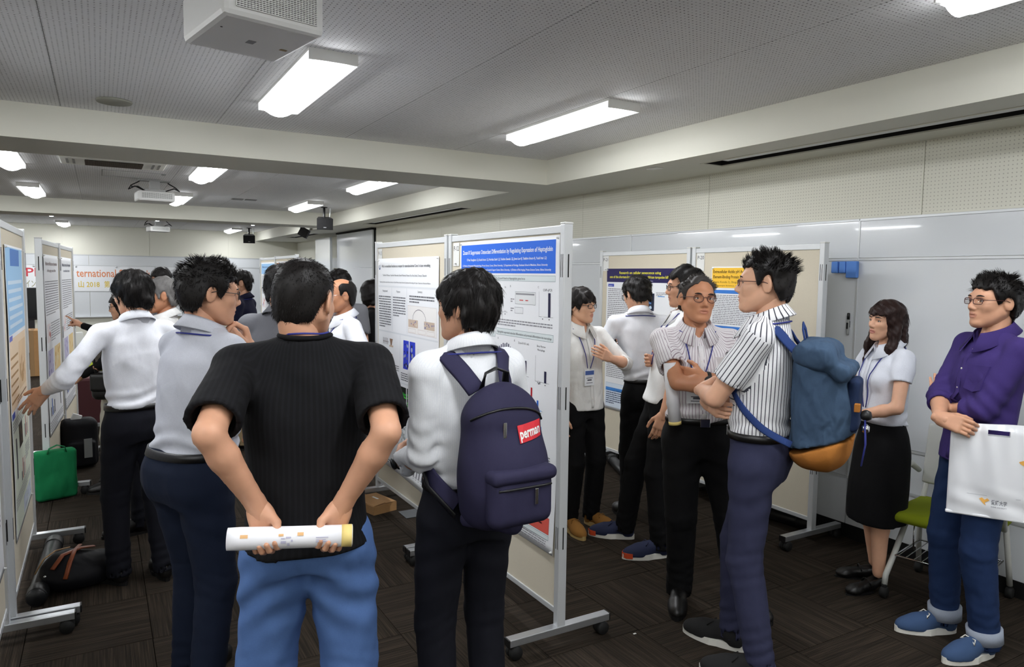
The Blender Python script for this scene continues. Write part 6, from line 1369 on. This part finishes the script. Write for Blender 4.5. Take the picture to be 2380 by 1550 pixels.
for nm_, q_ in (('logo', q), ('lettering', q2)): q_.v = [(x, -bag_y(x, z)-.0022, z) for x, y, z in q_.v]; link_mesh(nm_, q_.mesh(), t)

# ------------------------------------------------------------------ furniture and things on the floor
M_green = mat_fabric('lime green chair fabric', (128, 140, 24), fold=.1, weave=.5); M_frw = mat('white chair frame', (196, 197, 192), .4)
def chair(loc, rz, label, full=True):
    """faces -y"""
    t = empty('stacking_chair', loc, rz, label, 'chair', 'green seated chairs')
    f = Field(); f.rbox((0, -.02, .435), (.225, .225, .030), .028, .0); f.ell((0, -.02, .45), (.20, .20, .03), .03); fobj('seat', f, .012, M_green, t)
    f = Field(); f.rbox((0, .225, .70), (.215, .014, .17), .012, .0, 'u', np.array(Matrix.Rotation(-.2, 3, 'X'))); fobj('backrest', f, .011, M_frw, t)
    for s in (-1, 1):
        MB().tube([(s*.235, .20, .60), (s*.245, .10, .655), (s*.25, -.05, .66), (s*.25, -.13, .64), (s*.245, -.10, .56), (s*.235, -.02, .43)], [.014, .018, .020, .018, .016, .014], 10).obj('armrest', M_frw, t)
        MB().tube([(s*.20, .0, .425), (s*.215, -.18, .20), (s*.22, -.255, .12), (s*.22, -.265, .07)], .0145, 10).obj('leg', M_frw, t)
        MB().tube([(s*.19, .22, .60), (s*.20, .16, .42), (s*.215, .20, .20), (s*.22, .235, .07)], .0145, 10).obj('leg', M_frw, t)
        for y in (-.268, .238): MB().lathe([(.022, -.018), (.030, -.012), (.030, .012), (.022, .018)], 14, Matrix.Translation((s*.22, y, .030)) @ Matrix.Rotation(math.pi/2, 4, 'Y')).box((s*.22-.012, y-.012, .03), (s*.22+.012, y+.012, .075), .004).obj('castor', M_rubber, t)
    b = MB()
    b.tube([(-.20, -.19, .215), (.20, -.19, .215), (.20, .16, .215), (-.20, .16, .215)], .005, 6, closed=True)
    b.obj('basket_rim', M_chrome, t)
    for i in range(11): MB().tube([(-.19+.038*i, -.19, .215), (-.19+.038*i, .16, .215)], .0028, 5).obj('basket_wire', M_chrome, t)
    for s in (-1, 1): MB().tube([(s*.16, -.05, .215), (s*.16, -.06, .30), (s*.17, -.02, .42)], .004, 6).obj('basket_hanger', M_chrome, t)
    return t
chair((3.84, 1.99, 0), math.radians(-78), 'lime green seated chair with white frame by the right wall')
chair((-.10, 10.6, 0), math.radians(60), 'distant lime green seated chair between the left boards and the crowd')
# magnets, marker
for i, (y, w_, h_) in enumerate(((2.955, .045, .075), (2.90, .045, .075), (2.835, .075, .105))):
    o = MB().box((XW-.05, y-w_/2, 1.785-h_), (XW-.021, y+w_/2, 1.785), .006).obj('whiteboard_eraser', mat('blue eraser foam', (92, 142, 222), .7)); tag(o, ('small blue whiteboard eraser nearest the poster board', 'small blue whiteboard eraser, middle of three', 'largest blue whiteboard eraser of the three')[i], 'eraser', 'blue whiteboard erasers')
t = empty('marker_pen', (XW-.026, 2.852, 1.385), 0, 'black marker held on the whiteboard by its magnet', 'marker')
MB().lathe([(.007, -.07), (.0085, -.06), (.0085, .03)], 10).obj('barrel', mat('marker grey', (150, 152, 150), .4), t); MB().lathe([(.009, .03), (.009, .068), (.006, .072)], 10).obj('cap', M_blackp, t); MB().box((-.0095, -.006, -.03), (-.0085, .006, .01)).obj('print', M_blackp, t); MB().box((.005, -.006, -.02), (.0115, .006, .02)).obj('magnet', M_blackp, t)
# poster tubes by the right boards
def tube_case(p0, p1, r, label, band=None):
    t = empty('poster_tube', (0, 0, 0), 0, label, 'poster tube', 'black poster tubes on the floor'); p0, p1 = Vector(p0), Vector(p1); d = (p1-p0).normalized()
    R_ = Vector((0, 0, 1)).rotation_difference(d).to_matrix().to_4x4(); L = (p1-p0).length; M = Matrix.Translation(p0) @ R_; m = mat('black tube plastic', (22, 23, 25), .35)
    MB().lathe([(r*.9, 0), (r, .006), (r, L-.006), (r*.9, L)], 20, M).obj('barrel', m, t)
    for z in (.0, L-.10): MB().lathe([(r*1.05, z+.01), (r*1.1, z+.02), (r*1.1, z+.09), (r*1.05, z+.095)], 20, M).obj('end_cap', M_blackp, t)
    if band: MB().lathe([(r*1.03, L*.45), (r*1.04, L*.46), (r*1.04, L*.485), (r*1.03, L*.49)], 20, M).obj('band', band, t)
tube_case((3.93, 4.98, .048), (3.68, 4.42, .048), .042, 'black poster tube lying under board P-21')
tube_case((3.93, 3.55, .05), (4.04, 2.98, .05), .045, 'black poster tube with orange band under board P-20', M_orange)
tube_case((-.315, 4.10, .048), (-.275, 4.93, .048), .044, 'black poster tube under the left board beside the leather bag')
# leather-handled bag on the floor at left
t = empty('handbag', (-.11, 4.33, 0), math.radians(28), 'dark bag with brown leather handles slumped on the floor under the left board', 'bag')
M_dbag = mat_fabric('black nylon', (18, 18, 22), fold=.5, rough=.6); M_lea = mat('brown leather strap', (134, 66, 32), .4, noise=.15, nscale=40)
f = Field(); f.ell((0, 0, .07), (.22, .14, .10), .03); f.ell((-.08, .03, .11), (.13, .10, .085), .05); f.ell((.13, .0, .05), (.11, .11, .06), .04); f.cut((0, 0, .002), (0, 0, -1)); f.disp = wrinkle(61, .010, 9.); fobj('bag_body', f, .010, M_dbag, t)
pp = onto(f, [(-.20, -.06, .16), (-.12, -.02, .2), (-.02, .0, .2), (.06, .02, .18)], .006); MB().tube(pp, .014, 8, flat=.4).obj('handle', M_lea, t)
pp = onto(f, [(-.16, -.12, .10), (-.11, -.07, .16), (-.06, -.02, .2), (.0, .05, .18)], .010); MB().tube(pp, .012, 8, flat=.4).obj('handle', M_lea, t)
pp = onto(f, [(-.22, .08, .10), (-.17, .05, .16), (-.11, .08, .2), (-.03, .09, .18)], .006); MB().tube(pp, .004, 6).obj('piping', mat('tan piping', (176, 140, 100), .6), t)
for p_ in ((-.23, -.04, .12), (.05, -.12, .10)): pp = onto(f, [p_], .003)[0]; MB().lathe([(.003, -.006), (.008, -.003), (.008, .003), (.003, .006)], 10, Matrix.Translation(pp)).obj('stud', M_chrome, t)
# tote, rucksack, boxes
t = empty('tote_bag', (-.315, 6.04, 0), math.radians(18), 'bright green cloth tote bag standing against the left board', 'bag')
f = Field(); f.rbox((0, 0, .185), (.135, .045, .185), .03); f.ell((0, 0, .10), (.13, .06, .1), .03); f.disp = wrinkle(71, .006, 11.); fobj('bag_body', f, .010, mat_fabric('green cloth', (22, 116, 70), fold=.7), t)
MB().tube([(-.06, -.04, .35), (-.05, -.05, .39), (.0, -.05, .41), (.05, -.05, .39), (.06, -.04, .35)], .010, 6, flat=.3).obj('handle', mat_fabric('green cloth strap', (20, 104, 62)), t)
t = empty('rucksack', (-.19, 6.98, 0), math.radians(10), 'black rucksack with white tag on the floor behind the green tote', 'bag')
f = Field(); f.rbox((0, 0, .21), (.14, .09, .21), .06); f.rbox((0, -.10, .13), (.11, .035, .11), .03, .01); f.disp = wrinkle(81, .004, 11.); fobj('bag_body', f, .011, M_dbag, t)
MB().box((.015, -.142, .10), (.075, -.136, .26), .002).obj('tag', mat('grey tag', (132, 134, 134), .5), t); MB().box((-.05, -.03, .40), (.02, .0, .455), .002, Matrix.Rotation(.4, 4, 'Y')).obj('paper', M_white, t)
t = empty('suitcase', (-.06, 8.6, 0), math.radians(5), 'dark maroon suitcase behind the black rucksack', 'suitcase')
MB().box((-.19, -.10, .04), (.19, .10, .56), .03).obj('shell', mat('maroon nylon', (66, 20, 26), .7), t); MB().tube([(-.08, 0, .55), (-.08, 0, .60), (.08, 0, .60), (.08, 0, .55)], .009, 6).obj('handle', M_blackp, t); MB().lathe([(.03, -.02), (.03, .02)], 12, Matrix.Translation((-.14, 0, .03)) @ Matrix.Rotation(math.pi/2, 4, 'Y')).lathe([(.03, -.02), (.03, .02)], 12, Matrix.Translation((.14, 0, .03)) @ Matrix.Rotation(math.pi/2, 4, 'Y')).obj('wheel', M_rubber, t)
t = empty('cardboard_box', (1.655, 4.77, 0), math.radians(14), 'small opened brown cardboard box on the floor by board P-13', 'box')
MB().box((-.095, -.13, 0), (.095, .13, .062), .002).obj('carton', M_card, t)
MB().box((-.093, -.128, .063), (-.004, .128, .066), 0, Matrix.Rotation(-.12, 4, 'Y'), (-.093, 0, .063)).obj('flap', M_card, t); MB().box((.006, -.128, .063), (.093, .128, .066), 0, Matrix.Rotation(.05, 4, 'Y'), (.093, 0, .063)).obj('flap', M_card, t); MB().box((-.02, -.02, .070), (.02, .05, .0715)).obj('shipping_label', M_white, t)
tag(MB().box((1.77, 4.46, .0005), (1.90, 4.62, .004), .001).obj('floor_outlet_cover', mat('grey floor plate', (74, 78, 82), .4, .5)), 'grey floor outlet cover beside board P-13', 'outlet')
tag(MB().box((2.115, 2.475, .0003), (2.13, 2.483, .002)).obj('paper_scrap', M_white), 'tiny white paper scrap on the carpet', 'scrap')
t = empty('cardboard_carton', (-.95, 13.6, 0), 0, 'large brown carton far behind the left boards', 'box'); MB().box((-.30, -.25, 0), (.30, .25, .72), .004).obj('carton', M_card, t); MB().box((-.03, -.252, .0), (.03, .252, .722), .001).obj('tape', mat('packing tape', (150, 118, 80), .4), t)
t = empty('flat_screen', (-1.05, 14.9, .74), 0, 'black flat screen on a stand far behind the left boards', 'screen'); MB().box((-.42, -.03, .06), (.42, .03, .62), .008).obj('panel', M_blackp, t); MB().box((-.40, -.032, .08), (.40, -.030, .60)).obj('screen', mat('dark glass', (20, 22, 28), .1), t); MB().box((-.05, -.02, -.74), (.05, .02, .07)).box((-.3, -.2, -.74), (.3, .2, -.71), .004).obj('stand', M_blackp, t)
